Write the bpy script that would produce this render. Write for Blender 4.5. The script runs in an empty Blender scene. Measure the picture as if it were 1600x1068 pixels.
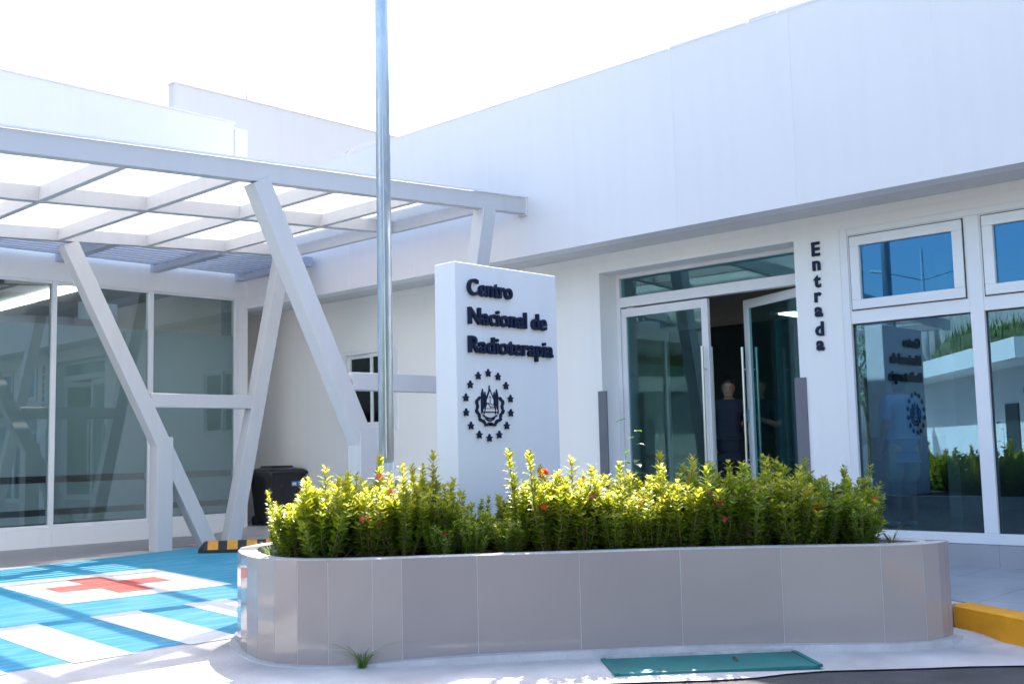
import bpy, bmesh, math, random
from mathutils import Vector, Matrix
R = math.radians
rnd = random.Random(7)
sc = bpy.context.scene
COL = sc.collection

# ------------------------------------------------------------------ camera, sky, sun, exposure
YAW, PITCH, ROLL, FPX = 0.76251, 0.097898, -0.022738, 1704.61
F = Vector((math.cos(YAW)*math.cos(PITCH), math.sin(YAW)*math.cos(PITCH), math.sin(PITCH)))
r0 = Vector((math.sin(YAW), -math.cos(YAW), 0)); u0 = r0.cross(F)
RT = math.cos(ROLL)*r0 + math.sin(ROLL)*u0
UP = -math.sin(ROLL)*r0 + math.cos(ROLL)*u0
EYE = Vector((0, 0, 1.45))
cd = bpy.data.cameras.new('camera'); cam = bpy.data.objects.new('camera', cd); COL.objects.link(cam)
m = Matrix((RT, UP, -F)).transposed().to_4x4(); m.translation = EYE
cam.matrix_world = m
cd.sensor_width = 36; cd.lens = FPX/1600*36; cd.clip_end = 2000; cd.clip_start = 0.05
sc.camera = cam
sc.render.resolution_x, sc.render.resolution_y = 1024, 683

SUN = Vector((0.66, 0.50, 1.0)).normalized()
elev = math.asin(SUN.z); azim = math.atan2(SUN.x, SUN.y)
w = bpy.data.worlds.new('World'); sc.world = w; w.use_nodes = True
nt = w.node_tree; bg = nt.nodes['Background']
sky = nt.nodes.new('ShaderNodeTexSky'); sky.sky_type = 'NISHITA'; sky.sun_disc = False
sky.sun_elevation = elev; sky.sun_rotation = azim
sky.air_density = 1.0; sky.dust_density = 2.6; sky.ozone_density = 1.5
nt.links.new(sky.outputs[0], bg.inputs[0]); bg.inputs[1].default_value = 0.15
sl = bpy.data.lights.new('sun', 'SUN'); sl.energy = 4.6; sl.angle = R(0.55); sl.color = (1.0, 0.95, 0.87)
so = bpy.data.objects.new('sun', sl); COL.objects.link(so)
so.rotation_euler = SUN.to_track_quat('Z', 'Y').to_euler(); so.location = (0, 0, 30)
vs = sc.view_settings; vs.view_transform = 'Standard'; vs.look = 'None'; vs.exposure = 2.0; vs.gamma = 1
vs.use_curve_mapping = False
try:
    sc.cycles.max_bounces = 10; sc.cycles.transparent_max_bounces = 16; sc.cycles.diffuse_bounces = 5
except Exception: pass

# ------------------------------------------------------------------ materials
def nm(name):
    mt = bpy.data.materials.new(name); mt.use_nodes = True
    return mt, mt.node_tree, mt.node_tree.nodes['Principled BSDF']
def mat(name, col, rough=0.6, var=0.06, scale=3.0, bump=0.0, bscale=60.0, metal=0.0, col2=None, spec=0.5, detail=5):
    """plain surface: base colour broken up by two scales of noise, a little relief"""
    mt, t, b = nm(name)
    tc = t.nodes.new('ShaderNodeTexCoord')
    n1 = t.nodes.new('ShaderNodeTexNoise'); n1.inputs['Scale'].default_value = scale; n1.inputs['Detail'].default_value = detail
    t.links.new(tc.outputs['Object'], n1.inputs['Vector'])
    cr = t.nodes.new('ShaderNodeValToRGB')
    c2 = col2 or tuple(max(0, c*(1-2.2*var)) for c in col)
    cr.color_ramp.elements[0].position = 0.3; cr.color_ramp.elements[1].position = 0.68
    cr.color_ramp.elements[0].color = (*c2, 1); cr.color_ramp.elements[1].color = (*col, 1)
    t.links.new(n1.outputs['Fac'], cr.inputs[0]); t.links.new(cr.outputs[0], b.inputs['Base Color'])
    b.inputs['Roughness'].default_value = rough; b.inputs['Metallic'].default_value = metal
    b.inputs['Specular IOR Level'].default_value = spec
    if bump:
        n2 = t.nodes.new('ShaderNodeTexNoise'); n2.inputs['Scale'].default_value = bscale; n2.inputs['Detail'].default_value = 4
        t.links.new(tc.outputs['Object'], n2.inputs['Vector'])
        bp = t.nodes.new('ShaderNodeBump'); bp.inputs['Strength'].default_value = bump; bp.inputs['Distance'].default_value = 0.02
        t.links.new(n2.outputs['Fac'], bp.inputs['Height']); t.links.new(bp.outputs[0], b.inputs['Normal'])
    return mt
def stained(name, col, dirt, amount=0.5, rough=0.6):
    """painted wall with faint vertical rain streaks"""
    mt, t, b = nm(name)
    tc = t.nodes.new('ShaderNodeTexCoord'); mp = t.nodes.new('ShaderNodeMapping'); mp.inputs['Scale'].default_value = (3, 3, 0.22)
    n1 = t.nodes.new('ShaderNodeTexNoise'); n1.inputs['Scale'].default_value = 2.2; n1.inputs['Detail'].default_value = 7
    t.links.new(tc.outputs['Object'], mp.inputs[0]); t.links.new(mp.outputs[0], n1.inputs['Vector'])
    n2 = t.nodes.new('ShaderNodeTexNoise'); n2.inputs['Scale'].default_value = 0.6; n2.inputs['Detail'].default_value = 4
    t.links.new(tc.outputs['Object'], n2.inputs['Vector'])
    mu = t.nodes.new('ShaderNodeMath'); mu.operation = 'MULTIPLY'
    t.links.new(n1.outputs['Fac'], mu.inputs[0]); t.links.new(n2.outputs['Fac'], mu.inputs[1])
    cr = t.nodes.new('ShaderNodeValToRGB'); cr.color_ramp.elements[0].position = 0.22; cr.color_ramp.elements[1].position = 0.5
    d = tuple(c*(1-amount)+q*amount for c, q in zip(col, dirt))
    cr.color_ramp.elements[0].color = (*col, 1); cr.color_ramp.elements[1].color = (*d, 1)
    t.links.new(mu.outputs[0], cr.inputs[0]); t.links.new(cr.outputs[0], b.inputs['Base Color'])
    b.inputs['Roughness'].default_value = rough
    n3 = t.nodes.new('ShaderNodeTexNoise'); n3.inputs['Scale'].default_value = 14; n3.inputs['Detail'].default_value = 5
    t.links.new(tc.outputs['Object'], n3.inputs['Vector'])
    bp = t.nodes.new('ShaderNodeBump'); bp.inputs['Strength'].default_value = 0.06; bp.inputs['Distance'].default_value = 0.02
    t.links.new(n3.outputs['Fac'], bp.inputs['Height']); t.links.new(bp.outputs[0], b.inputs['Normal'])
    return mt
def glassmat(name, tint, refl, rough=0.0, gcol=(0.9, 0.95, 1.0)):
    mt = bpy.data.materials.new(name); mt.use_nodes = True; t = mt.node_tree; t.nodes.clear()
    o = t.nodes.new('ShaderNodeOutputMaterial'); mx = t.nodes.new('ShaderNodeMixShader')
    tr = t.nodes.new('ShaderNodeBsdfTransparent'); tr.inputs[0].default_value = (*tint, 1)
    gl = t.nodes.new('ShaderNodeBsdfGlossy'); gl.inputs['Roughness'].default_value = rough; gl.inputs['Color'].default_value = (*gcol, 1)
    lw = t.nodes.new('ShaderNodeLayerWeight'); fr = t.nodes.new('ShaderNodeMath'); fr.operation = 'POWER'; fr.inputs[1].default_value = 5
    t.links.new(lw.outputs['Facing'], fr.inputs[0])              # Schlick: the same from either side of the pane
    mr = t.nodes.new('ShaderNodeMapRange'); mr.inputs['To Min'].default_value = refl; mr.inputs['To Max'].default_value = 1.0
    t.links.new(fr.outputs[0], mr.inputs['Value']); t.links.new(mr.outputs[0], mx.inputs[0])
    t.links.new(tr.outputs[0], mx.inputs[1]); t.links.new(gl.outputs[0], mx.inputs[2]); t.links.new(mx.outputs[0], o.inputs[0])
    return mt
def translucent(name, col, tcol, fac, rough=0.45, transp=0.0, var=None):
    """leaf / opal sheet: principled mixed with translucent (and some see-through)"""
    mt, t, b = nm(name); out = t.nodes['Material Output']
    b.inputs['Base Color'].default_value = (*col, 1); b.inputs['Roughness'].default_value = rough
    tl = t.nodes.new('ShaderNodeBsdfTranslucent'); tl.inputs[0].default_value = (*tcol, 1)
    mx = t.nodes.new('ShaderNodeMixShader'); mx.inputs[0].default_value = fac
    t.links.new(b.outputs[0], mx.inputs[1]); t.links.new(tl.outputs[0], mx.inputs[2]); last = mx
    if transp:
        tr = t.nodes.new('ShaderNodeBsdfTransparent'); m2 = t.nodes.new('ShaderNodeMixShader'); m2.inputs[0].default_value = transp
        t.links.new(mx.outputs[0], m2.inputs[1]); t.links.new(tr.outputs[0], m2.inputs[2]); last = m2
    if var:
        at = t.nodes.new('ShaderNodeAttribute'); at.attribute_name = 'tone'
        for sock, cols in ((b.inputs['Base Color'], var[0]), (tl.inputs[0], var[1])):
            cr = t.nodes.new('ShaderNodeValToRGB')
            cr.color_ramp.elements[0].color = (*cols[0], 1); cr.color_ramp.elements[1].color = (*cols[-1], 1)
            if len(cols) > 2:
                e = cr.color_ramp.elements.new(0.5); e.color = (*cols[1], 1)
            t.links.new(at.outputs['Fac'], cr.inputs[0]); t.links.new(cr.outputs[0], sock)
    t.links.new(last.outputs[0], out.inputs[0])
    return mt
def emis(name, col, s):
    mt, t, b = nm(name); b.inputs['Base Color'].default_value = (*col, 1)
    b.inputs['Emission Color'].default_value = (*col, 1); b.inputs['Emission Strength'].default_value = s
    return mt

M = {}
M['panel'] = stained('white_cladding', (0.75, 0.71, 0.71), (0.66, 0.62, 0.62), 0.25, 0.45)
M['wall'] = stained('white_wall_paint', (0.86, 0.84, 0.82), (0.74, 0.72, 0.70), 0.3, 0.6)
M['roofdeck'] = mat('roof_membrane', (0.22, 0.22, 0.22), 0.9, 0.1)
M['soffit'] = mat('soffit_paint', (0.74, 0.72, 0.71), 0.7, 0.04)
M['cream'] = stained('rear_wall_paint', (0.66, 0.62, 0.59), (0.57, 0.53, 0.50), 0.3, 0.7)
M['frame'] = mat('white_window_frame', (0.80, 0.80, 0.81), 0.35, 0.02)
M['gap'] = mat('dark_gasket', (0.05, 0.05, 0.055), 0.7, 0.1)
M['steel'] = stained('painted_steel', (0.56, 0.55, 0.56), (0.46, 0.45, 0.45), 0.5, 0.42)
M['slat'] = mat('slat_paint', (0.42, 0.45, 0.55), 0.4, 0.04)
M['opal'] = translucent('opal_sheet', (0.8, 0.8, 0.78), (0.52, 0.52, 0.51), 0.75, 0.3, 0.50)
M['glass'] = glassmat('tinted_glass', (0.42, 0.58, 0.63), 0.17, gcol=(0.34, 0.60, 0.82))
M['skyglass'] = glassmat('sky_tinted_sash_glass', (0.22, 0.42, 0.52), 0.22, gcol=(0.14, 0.42, 0.72))  # deep sky reflection put into the gloss colour of the upper panes
M['doorglass'] = glassmat('teal_door_glass', (0.58, 0.82, 0.84), 0.09, gcol=(0.6, 0.9, 0.95))
M['leftglass'] = glassmat('grey_glass', (0.74, 0.82, 0.82), 0.08)
M['film'] = translucent('frosted_film', (0.62, 0.66, 0.66), (0.7, 0.74, 0.74), 0.35, 0.5, 0.20)
M['darkglass'] = glassmat('dark_small_glass', (0.15, 0.17, 0.18), 0.05)
M['chrome'] = mat('brushed_steel', (0.72, 0.71, 0.70), 0.28, 0.03, metal=1.0)
M['alu'] = mat('aluminium_profile', (0.74, 0.74, 0.75), 0.38, 0.03)
M['guard'] = mat('grey_corner_guard', (0.16, 0.16, 0.19), 0.5, 0.05)
M['navy'] = mat('navy_letter', (0.007, 0.017, 0.05), 0.55, 0.1, spec=0.25)
M['signwhite'] = stained('sign_paint', (0.80, 0.80, 0.82), (0.68, 0.68, 0.7), 0.3, 0.5)
def tilemat(name, col, rough):
    mt = mat(name, col, rough, 0.035, 1.1, 0.0, spec=0.6); t = mt.node_tree; b = t.nodes['Principled BSDF']
    tc = t.nodes.new('ShaderNodeTexCoord'); mp = t.nodes.new('ShaderNodeMapping'); mp.inputs['Scale'].default_value = (9, 9, 0.5)
    nz = t.nodes.new('ShaderNodeTexNoise'); nz.inputs['Scale'].default_value = 2.0; nz.inputs['Detail'].default_value = 6
    t.links.new(tc.outputs['Object'], mp.inputs[0]); t.links.new(mp.outputs[0], nz.inputs['Vector'])
    rm = t.nodes.new('ShaderNodeMapRange'); rm.inputs['From Min'].default_value = .35; rm.inputs['From Max'].default_value = .75
    rm.inputs['To Min'].default_value = rough; rm.inputs['To Max'].default_value = rough+.10
    t.links.new(nz.outputs['Fac'], rm.inputs['Value']); t.links.new(rm.outputs[0], b.inputs['Roughness'])
    return mt
for i_, (c_, r_) in enumerate((((0.345, 0.295, 0.28), .04), ((0.365, 0.31, 0.29), .06), ((0.33, 0.285, 0.275), .04), ((0.385, 0.33, 0.305), .05))):
    M['tile' + ('' if i_ == 0 else str(i_+1))] = tilemat('glossy_tile_%d' % i_, c_, r_)
M['grout'] = mat('grout', (0.62, 0.58, 0.56), 0.9, 0.08, 20)
M['rim'] = mat('cement_rim', (0.58, 0.55, 0.53), 0.85, 0.14, 9, 0.5, 80)
M['soil'] = mat('soil', (0.12, 0.085, 0.06), 0.95, 0.25, 12, 0.8, 60)
M['concrete'] = mat('pale_concrete', (0.60, 0.565, 0.545), 0.8, 0.17, 1.6, 0.4, 70, detail=9)
M['concrete2'] = mat('cement_fillet', (0.52, 0.50, 0.49), 0.85, 0.10, 4, 0.6, 40, detail=8)
M['asphalt'] = mat('asphalt', (0.10, 0.10, 0.105), 0.9, 0.18, 3, 0.9, 220, detail=9)
M['pavtile'] = mat('pavement_tile', (0.40, 0.40, 0.42), 0.35, 0.10, 2.4, 0.05, 60, detail=8)
M['floortile'] = mat('walkway_tile', (0.36, 0.34, 0.34), 0.45, 0.12, 2.0, 0.08, 60, detail=8)
def paintmat(name, col, worn):
    mt, t, b = nm(name); tc = t.nodes.new('ShaderNodeTexCoord')
    mp = t.nodes.new('ShaderNodeMapping'); mp.inputs['Scale'].default_value = (0.8, 5, 1); mp.inputs['Rotation'].default_value = (0, 0, R(-38))
    n1 = t.nodes.new('ShaderNodeTexNoise'); n1.inputs['Scale'].default_value = 3; n1.inputs['Detail'].default_value = 9
    t.links.new(tc.outputs['Object'], mp.inputs[0]); t.links.new(mp.outputs[0], n1.inputs['Vector'])
    cr = t.nodes.new('ShaderNodeValToRGB'); cr.color_ramp.elements[0].position = 0.44; cr.color_ramp.elements[1].position = 0.8
    cr.color_ramp.elements[0].color = (*col, 1); cr.color_ramp.elements[1].color = (*worn, 1)
    t.links.new(n1.outputs['Fac'], cr.inputs[0]); t.links.new(cr.outputs[0], b.inputs['Base Color'])
    b.inputs['Roughness'].default_value = 0.62
    return mt
M['blue'] = paintmat('blue_road_paint', (0.006, 0.26, 0.43), (0.14, 0.40, 0.50))
M['white'] = paintmat('white_road_paint', (0.72, 0.71, 0.70), (0.58, 0.56, 0.55))
M['red'] = paintmat('red_road_paint', (0.55, 0.07, 0.055), (0.62, 0.22, 0.18))
M['yellow'] = mat('yellow_kerb_paint', (0.90, 0.37, 0.003), 0.55, 0.10, 5, 0.2, 50, detail=8)
M['rubber'] = mat('black_rubber', (0.015, 0.015, 0.017), 0.6, 0.2)
M['reflector'] = mat('yellow_reflector', (0.70, 0.30, 0.01), 0.35, 0.08, 20)
M['binplastic'] = mat('black_plastic', (0.016, 0.017, 0.021), 0.3, 0.2, 6, 0.1, 30)
M['sticker'] = mat('blue_sticker', (0.03, 0.17, 0.42), 0.4, 0.05)
M['stickerw'] = mat('white_sticker', (0.75, 0.76, 0.78), 0.4, 0.03)
M['teal'] = mat('teal_painted_plate', (0.0, 0.17, 0.16), 0.5, 0.14, 4, 0.15, 60, detail=8)
def galv():
    mt, t, b = nm('galvanised_steel'); tc = t.nodes.new('ShaderNodeTexCoord')
    vo = t.nodes.new('ShaderNodeTexVoronoi'); vo.inputs['Scale'].default_value = 28
    mp = t.nodes.new('ShaderNodeMapping'); mp.inputs['Scale'].default_value = (1, 1, 0.3)
    t.links.new(tc.outputs['Object'], mp.inputs[0]); t.links.new(mp.outputs[0], vo.inputs['Vector'])
    cr = t.nodes.new('ShaderNodeValToRGB'); cr.color_ramp.elements[0].color = (0.40, 0.48, 0.56, 1); cr.color_ramp.elements[1].color = (0.52, 0.60, 0.68, 1)
    t.links.new(vo.outputs['Color'], cr.inputs[0]); t.links.new(cr.outputs[0], b.inputs['Base Color'])
    b.inputs['Metallic'].default_value = 0.45; b.inputs['Roughness'].default_value = 0.34
    return mt
M['galv'] = galv()
M['cement'] = mat('cement_block', (0.55, 0.52, 0.50), 0.9, 0.1, 8, 0.4, 60)
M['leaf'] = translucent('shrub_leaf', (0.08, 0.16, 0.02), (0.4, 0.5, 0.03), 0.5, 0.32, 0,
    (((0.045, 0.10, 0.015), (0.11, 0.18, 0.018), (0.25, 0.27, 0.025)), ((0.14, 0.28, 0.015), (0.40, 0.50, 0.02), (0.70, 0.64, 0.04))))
M['leafdark'] = translucent('broad_leaf', (0.03, 0.09, 0.02), (0.1, 0.25, 0.03), 0.35, 0.35, 0,
    (((0.02, 0.06, 0.015), (0.05, 0.12, 0.02), (0.08, 0.17, 0.03)), ((0.05, 0.15, 0.02), (0.12, 0.28, 0.03), (0.22, 0.4, 0.05))))
M['grass'] = translucent('grass_blade', (0.06, 0.14, 0.025), (0.2, 0.36, 0.05), 0.4, 0.4, 0,
    (((0.04, 0.10, 0.02), (0.07, 0.16, 0.03), (0.18, 0.20, 0.06)), ((0.12, 0.26, 0.03), (0.2, 0.38, 0.05), (0.4, 0.42, 0.12))))
M['stem'] = mat('woody_stem', (0.14, 0.09, 0.055), 0.85, 0.2, 20)
M['flower'] = translucent('red_orange_petal', (0.62, 0.07, 0.02), (0.85, 0.16, 0.04), 0.4, 0.5)
M['pink'] = translucent('pink_petal', (0.65, 0.16, 0.14), (0.85, 0.3, 0.25), 0.4, 0.5)
M['roomfill'] = emis('fill_glow', (1.0, 0.98, 0.95), 4.5)  # glow of the added fill light behind the tall window
M['floor_in'] = mat('interior_floor', (0.20, 0.20, 0.21), 0.25, 0.05)
M['wall_in'] = mat('interior_wall', (0.40, 0.40, 0.40), 0.7, 0.05)
M['dark_in'] = mat('interior_dark', (0.05, 0.055, 0.06), 0.5, 0.1)
M['lamp'] = emis('lit_diffuser', (1.0, 0.98, 0.95), 3.0)
M['hillgrass'] = mat('hill_grass', (0.075, 0.115, 0.03), 0.9, 0.3, 3.5, 1.0, 9, col2=(0.075, 0.065, 0.045), detail=8)
M['oldwall'] = stained('old_concrete_wall', (0.40, 0.39, 0.37), (0.16, 0.155, 0.14), 0.8, 0.85)
M['skin'] = mat('skin', (0.33, 0.17, 0.11), 0.5, 0.08, 10)
M['hair'] = mat('black_hair', (0.012, 0.010, 0.010), 0.45, 0.2, 40)
M['polo'] = mat('navy_polo', (0.012, 0.016, 0.032), 0.85, 0.1, 20)
M['trouser'] = mat('black_trouser', (0.010, 0.011, 0.015), 0.85, 0.1, 20)
M['skyblue'] = mat('sky_blue_shirt', (0.16, 0.34, 0.72), 0.8, 0.06, 10)
M['khaki'] = mat('khaki_cloth', (0.55, 0.50, 0.40), 0.85, 0.06, 10)
M['dress'] = mat('teal_dress', (0.02, 0.06, 0.08), 0.85, 0.1, 10)
M['shoe'] = mat('pale_shoe', (0.55, 0.58, 0.62), 0.6, 0.05)
M['phone'] = mat('phone_case', (0.10, 0.35, 0.45), 0.3, 0.05)
M['bark'] = mat('bark', (0.13, 0.10, 0.08), 0.9, 0.2, 12, 0.6, 30)

# ------------------------------------------------------------------ mesh helpers
class MB:
    def __init__(s): s.v = []; s.f = []; s.t = []
    def add(s, vs, fs, tone=None):
        n = len(s.v); s.v += [tuple(p) for p in vs]; s.f += [tuple(n+i for i in f) for f in fs]
        if tone is not None: s.t += [tone]*len(vs)
        return s
    def box(s, x0, x1, y0, y1, z0, z1):
        return s.add([(x0,y0,z0),(x1,y0,z0),(x1,y1,z0),(x0,y1,z0),(x0,y0,z1),(x1,y0,z1),(x1,y1,z1),(x0,y1,z1)],
                     [(0,3,2,1),(4,5,6,7),(0,1,5,4),(1,2,6,5),(2,3,7,6),(3,0,4,7)])
    def bar(s, a, b, w, h, side=None):
        """box section from a to b; w across `side`, h across the third direction"""
        a, b = Vector(a), Vector(b); d = (b-a).normalized()
        sd = Vector(side) if side else (Vector((0,0,1)).cross(d) if abs(d.z) < .99 else Vector((1,0,0)))
        sd = (sd - d*sd.dot(d)).normalized(); up = d.cross(sd)
        q = []
        for p in (a, b):
            for i, j in ((-1,-1),(1,-1),(1,1),(-1,1)): q.append(p + sd*(i*w/2) + up*(j*h/2))
        return s.add(q, [(3,2,1,0),(4,5,6,7),(0,1,5,4),(1,2,6,5),(2,3,7,6),(3,0,4,7)])
    def tube(s, pts, rad, n=8, cap=True):
        pts = [Vector(p) for p in pts]; rs = rad if isinstance(rad, (list, tuple)) else [rad]*len(pts)
        base = []; ring = None
        for i, p in enumerate(pts):
            d = (pts[min(i+1, len(pts)-1)] - pts[max(i-1, 0)]).normalized()
            if ring is None: ring = d.orthogonal().normalized()
            ring = (ring - d*ring.dot(d)).normalized(); o = d.cross(ring)
            for k in range(n):
                a = 2*math.pi*k/n; base.append(p + (ring*math.cos(a)+o*math.sin(a))*rs[i])
        fs = [(i*n+k, i*n+(k+1) % n, (i+1)*n+(k+1) % n, (i+1)*n+k) for i in range(len(pts)-1) for k in range(n)]
        if cap: fs += [tuple(range(n-1, -1, -1)), tuple((len(pts)-1)*n+k for k in range(n))]
        return s.add(base, fs)
    def prism(s, poly, z0, z1):
        """vertical prism over a plan polygon (ccw); z1 may be a function"""
        n = len(poly); zf = z1 if callable(z1) else (lambda x, y: z1); zb = z0 if callable(z0) else (lambda x, y: z0)
        return s.add([(x, y, zb(x, y)) for x, y in poly] + [(x, y, zf(x, y)) for x, y in poly],
                     [tuple(range(n-1, -1, -1)), tuple(range(n, 2*n))] + [(i, (i+1) % n, n+(i+1) % n, n+i) for i in range(n)])
    def mesh(s, name):
        me = bpy.data.meshes.new(name); me.from_pydata(s.v, [], s.f); me.update()
        if s.t and len(s.t) == len(s.v):
            at = me.attributes.new('tone', 'FLOAT', 'POINT'); at.data.foreach_set('value', s.t)
        return me
def link(name, me, mt, parent=None, smooth=False, bevel=0.0, kind=None, loc=None):
    o = bpy.data.objects.new(name, me); COL.objects.link(o)
    if mt is not None and not me.materials: me.materials.append(M[mt] if isinstance(mt, str) else mt)
    if smooth: me.polygons.foreach_set('use_smooth', [True]*len(me.polygons))
    if parent is not None:
        o.parent = parent
        off = parent.get('_off')
        if loc is not None: o.location = loc
        elif off is not None: o.location = [-c for c in off]
    elif loc is not None: o.location = loc
    if bevel:
        b = o.modifiers.new('bevel', 'BEVEL'); b.width = bevel; b.segments = 2; b.limit_method = 'ANGLE'
    if kind: o['kind'] = kind
    return o
OFF = {}
def thing(name, label, cat, loc=(0,0,0), group=None, rotz=0.0):
    o = bpy.data.objects.new(name, None); COL.objects.link(o); o.location = loc; o.rotation_euler = (0, 0, rotz)
    o.empty_display_size = 0.2
    o['label'] = label; o['category'] = cat
    if group: o['group'] = group
    OFF[o] = Vector(loc)
    return o
def part(parent, name, mb, mt, **k):
    """mesh given in world coordinates, put under a thing (or a part of one)"""
    me = mb.mesh(name) if isinstance(mb, MB) else mb
    top = parent
    while top.parent: top = top.parent
    o = link(name, me, mt, parent, loc=(-OFF.get(top, Vector((0,0,0))) if parent is top else (0,0,0)), **k)
    return o
def lpart(parent, name, mb, mt, loc=(0,0,0), **k):
    """mesh given in the thing's own coordinates"""
    me = mb.mesh(name) if isinstance(mb, MB) else mb
    return link(name, me, mt, parent, loc=loc, **k)
def tag(o, label, cat, group=None):
    o['label'] = label; o['category'] = cat
    if group: o['group'] = group
    return o
def struct(name, mb, mt, **k):
    return link(name, mb.mesh(name), mt, kind='structure', **k)
def copy_tree(o, parent=None):
    c = o.copy(); COL.objects.link(c); c.parent = parent
    for ch in list(o.children): copy_tree(ch, c)
    return c
def clip(poly, p, n):
    """keep the side of the plan line through p with normal n where (q-p).n >= 0"""
    out = []
    for i in range(len(poly)):
        a, b = poly[i], poly[(i+1) % len(poly)]
        da = (a[0]-p[0])*n[0]+(a[1]-p[1])*n[1]; db = (b[0]-p[0])*n[0]+(b[1]-p[1])*n[1]
        if da >= 0: out.append(a)
        if (da >= 0) != (db >= 0):
            t = da/(da-db); out.append((a[0]+t*(b[0]-a[0]), a[1]+t*(b[1]-a[1])))
    return out
def sstep(t): t = max(0, min(1, t)); return t*t*(3-2*t)

# ------------------------------------------------------------------ ground
def gz(x, y):
    """forecourt rises gently towards the buildings"""
    z = 0.2*sstep((y-6.0)/7.4)
    return z + 0.08*sstep((x-9.2)/1.0)*sstep((y-12.5)/2.5)
struct('asphalt_road', MB().add([(-400,-400,-0.03),(400,-400,-0.03),(400,400,-0.03),(-400,400,-0.03)], [(0,1,2,3)]), 'asphalt')
EDGE = [(-14, 7.6), (-4, 7.3), (1.5, 7.05), (2.8, 6.75), (3.6, 6.1), (4.2, 5.5), (5.29, 4.55), (6.14, 3.82), (6.68, 3.50), (7.45, 2.72), (8.5, 1.3), (10.9, -2)]
def yfront(x):
    for a, b in zip(EDGE, EDGE[1:]):
        if a[0] <= x <= b[0]: return a[1] + (b[1]-a[1])*(x-a[0])/(b[0]-a[0])
    return EDGE[-1][1]
ap = MB(); NX, NY = 110, 44; xs = [-14 + 24.9*i/NX for i in range(NX+1)]
for x in xs:
    y0 = yfront(x) + 0.02*math.sin(x*7.1)+0.012*math.sin(x*23)
    for j in range(NY+1):
        t = j/NY; y = y0 + (17.6-y0)*t
        ap.v.append((x, y, gz(x, y) - 0.018*max(0, 1-(y-y0)/0.12)))
for i in range(NX):
    for j in range(NY):
        a = i*(NY+1)+j; ap.f.append((a, a+NY+1, a+NY+2, a+1))
struct('concrete_forecourt', ap, 'concrete', smooth=True)

def sheet(parent, name, quad, lift, mt, n=14):
    mb = MB()
    for i in range(n+1):
        for j in range(n+1):
            u, v = i/n, j/n
            x = (1-u)*(1-v)*quad[0][0]+u*(1-v)*quad[1][0]+u*v*quad[2][0]+(1-u)*v*quad[3][0]
            y = (1-u)*(1-v)*quad[0][1]+u*(1-v)*quad[1][1]+u*v*quad[2][1]+(1-u)*v*quad[3][1]
            mb.v.append((x, y, gz(x, y)+lift))
    for i in range(n):
        for j in range(n):
            a = i*(n+1)+j; mb.f.append((a, a+n+1, a+n+2, a+1))
    return part(parent, name, mb, mt)
bay = thing('painted_bay', 'blue painted ambulance bay with white square, red cross and white bars', 'road marking', (5, 10, 0.1))
sheet(bay, 'blue_field', [(0.4, 7.72), (9.4, 7.72), (9.4, 14.05), (0.4, 12.0)], 0.0025, 'blue', 40)
for k in range(-3, 5):
    x0 = 3.50 + 0.9*k
    sheet(bay, 'white_bar', [(x0, 7.66), (x0+0.45, 7.66), (x0+0.45, 9.35), (x0, 9.35)], 0.005, 'white')
sheet(bay, 'white_square', [(4.52, 10.12), (6.30, 10.12), (6.30, 11.85), (4.52, 11.85)], 0.005, 'white')
cx_, cy_, hl, hw = 5.38, 10.98, 0.60, 0.19
sheet(bay, 'red_cross_arm', [(cx_-hl, cy_-hw), (cx_+hl, cy_-hw), (cx_+hl, cy_+hw), (cx_-hl, cy_+hw)], 0.0075, 'red')
for s in (-1, 1):
    sheet(bay, 'red_cross_arm', [(cx_-hw, cy_+s*hw), (cx_+hw, cy_+s*hw), (cx_+hw, cy_+s*hl), (cx_-hw, cy_+s*hl)][::1 if s > 0 else -1], 0.0075, 'red')
# walkway tiles along the glazed front
wk = struct('walkway', MB().box(0.2, 9.0, 14.25, 15.80, 0.17, 0.196), 'grout')
tm = MB().box(0, 0.596, 0, 0.296, 0, 0.008).mesh('walkway_tile')
def ybk(x): return 12.1+(14.1-12.1)*(x-0.4)/9.0
for i in range(30):
    for j in range(12):
        x = 1.2 + 0.6*i*1.0 + (0.3 if j % 2 else 0); y = 15.53 - 0.3*j
        if x+0.6 < 9.1 and y > ybk(x+0.6)+0.12 and y > 13.15:
            link('tile', tm, 'floortile', wk, loc=(x, y, 0.199 + 0.0006*rnd.random()))

# raised platform before the entrance, its tiles, and the yellow kerb
K0, K1 = Vector((8.43, 3.46, 0)), Vector((6.0, -0.69, 0)); kd = (K1-K0).normalized(); kn = Vector((-kd.y, kd.x, 0))   # kn points to the platform
if kn.x < 0: kn = -kn
PZ = 0.2
pp = [(8.02, 3.55), (8.43, 3.46), (6.0, -0.69), (11.0, -0.69), (11.0, 15.0), (8.02, 9.0)]
ppc = [(8.55, 3.5), (6.17, -0.69), (11.0, -0.69), (11.0, 12.4), (9.6, 12.4), (8.02, 8.2), (8.02, 3.5)]
plat = struct('entrance_platform', MB().prism(ppc, -0.02, PZ-0.01), 'grout')
for i in range(9):
    for j in range(14):
        x0, y0 = 11.0-0.75*(i+1), -0.4+0.75*j
        sq = [(x0+.003, y0+.003), (x0+.747, y0+.003), (x0+.747, y0+.747), (x0+.003, y0+.747)]
        pl = clip(sq, (K0.x+kn.x*.15, K0.y+kn.y*.15), (kn.x, kn.y)); pl = clip(pl, (8.03, 0), (1, 0)) if y0+.75 > 3.5 else pl
        if len(pl) > 2 and y0 < 8.4 and i < 7:
            link('tile', MB().prism(pl, PZ-0.012, PZ+0.0008*rnd.random()).mesh('platform_tile'), 'pavtile', plat)
kb = MB()
a0 = K0 - kd*0.0
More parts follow.
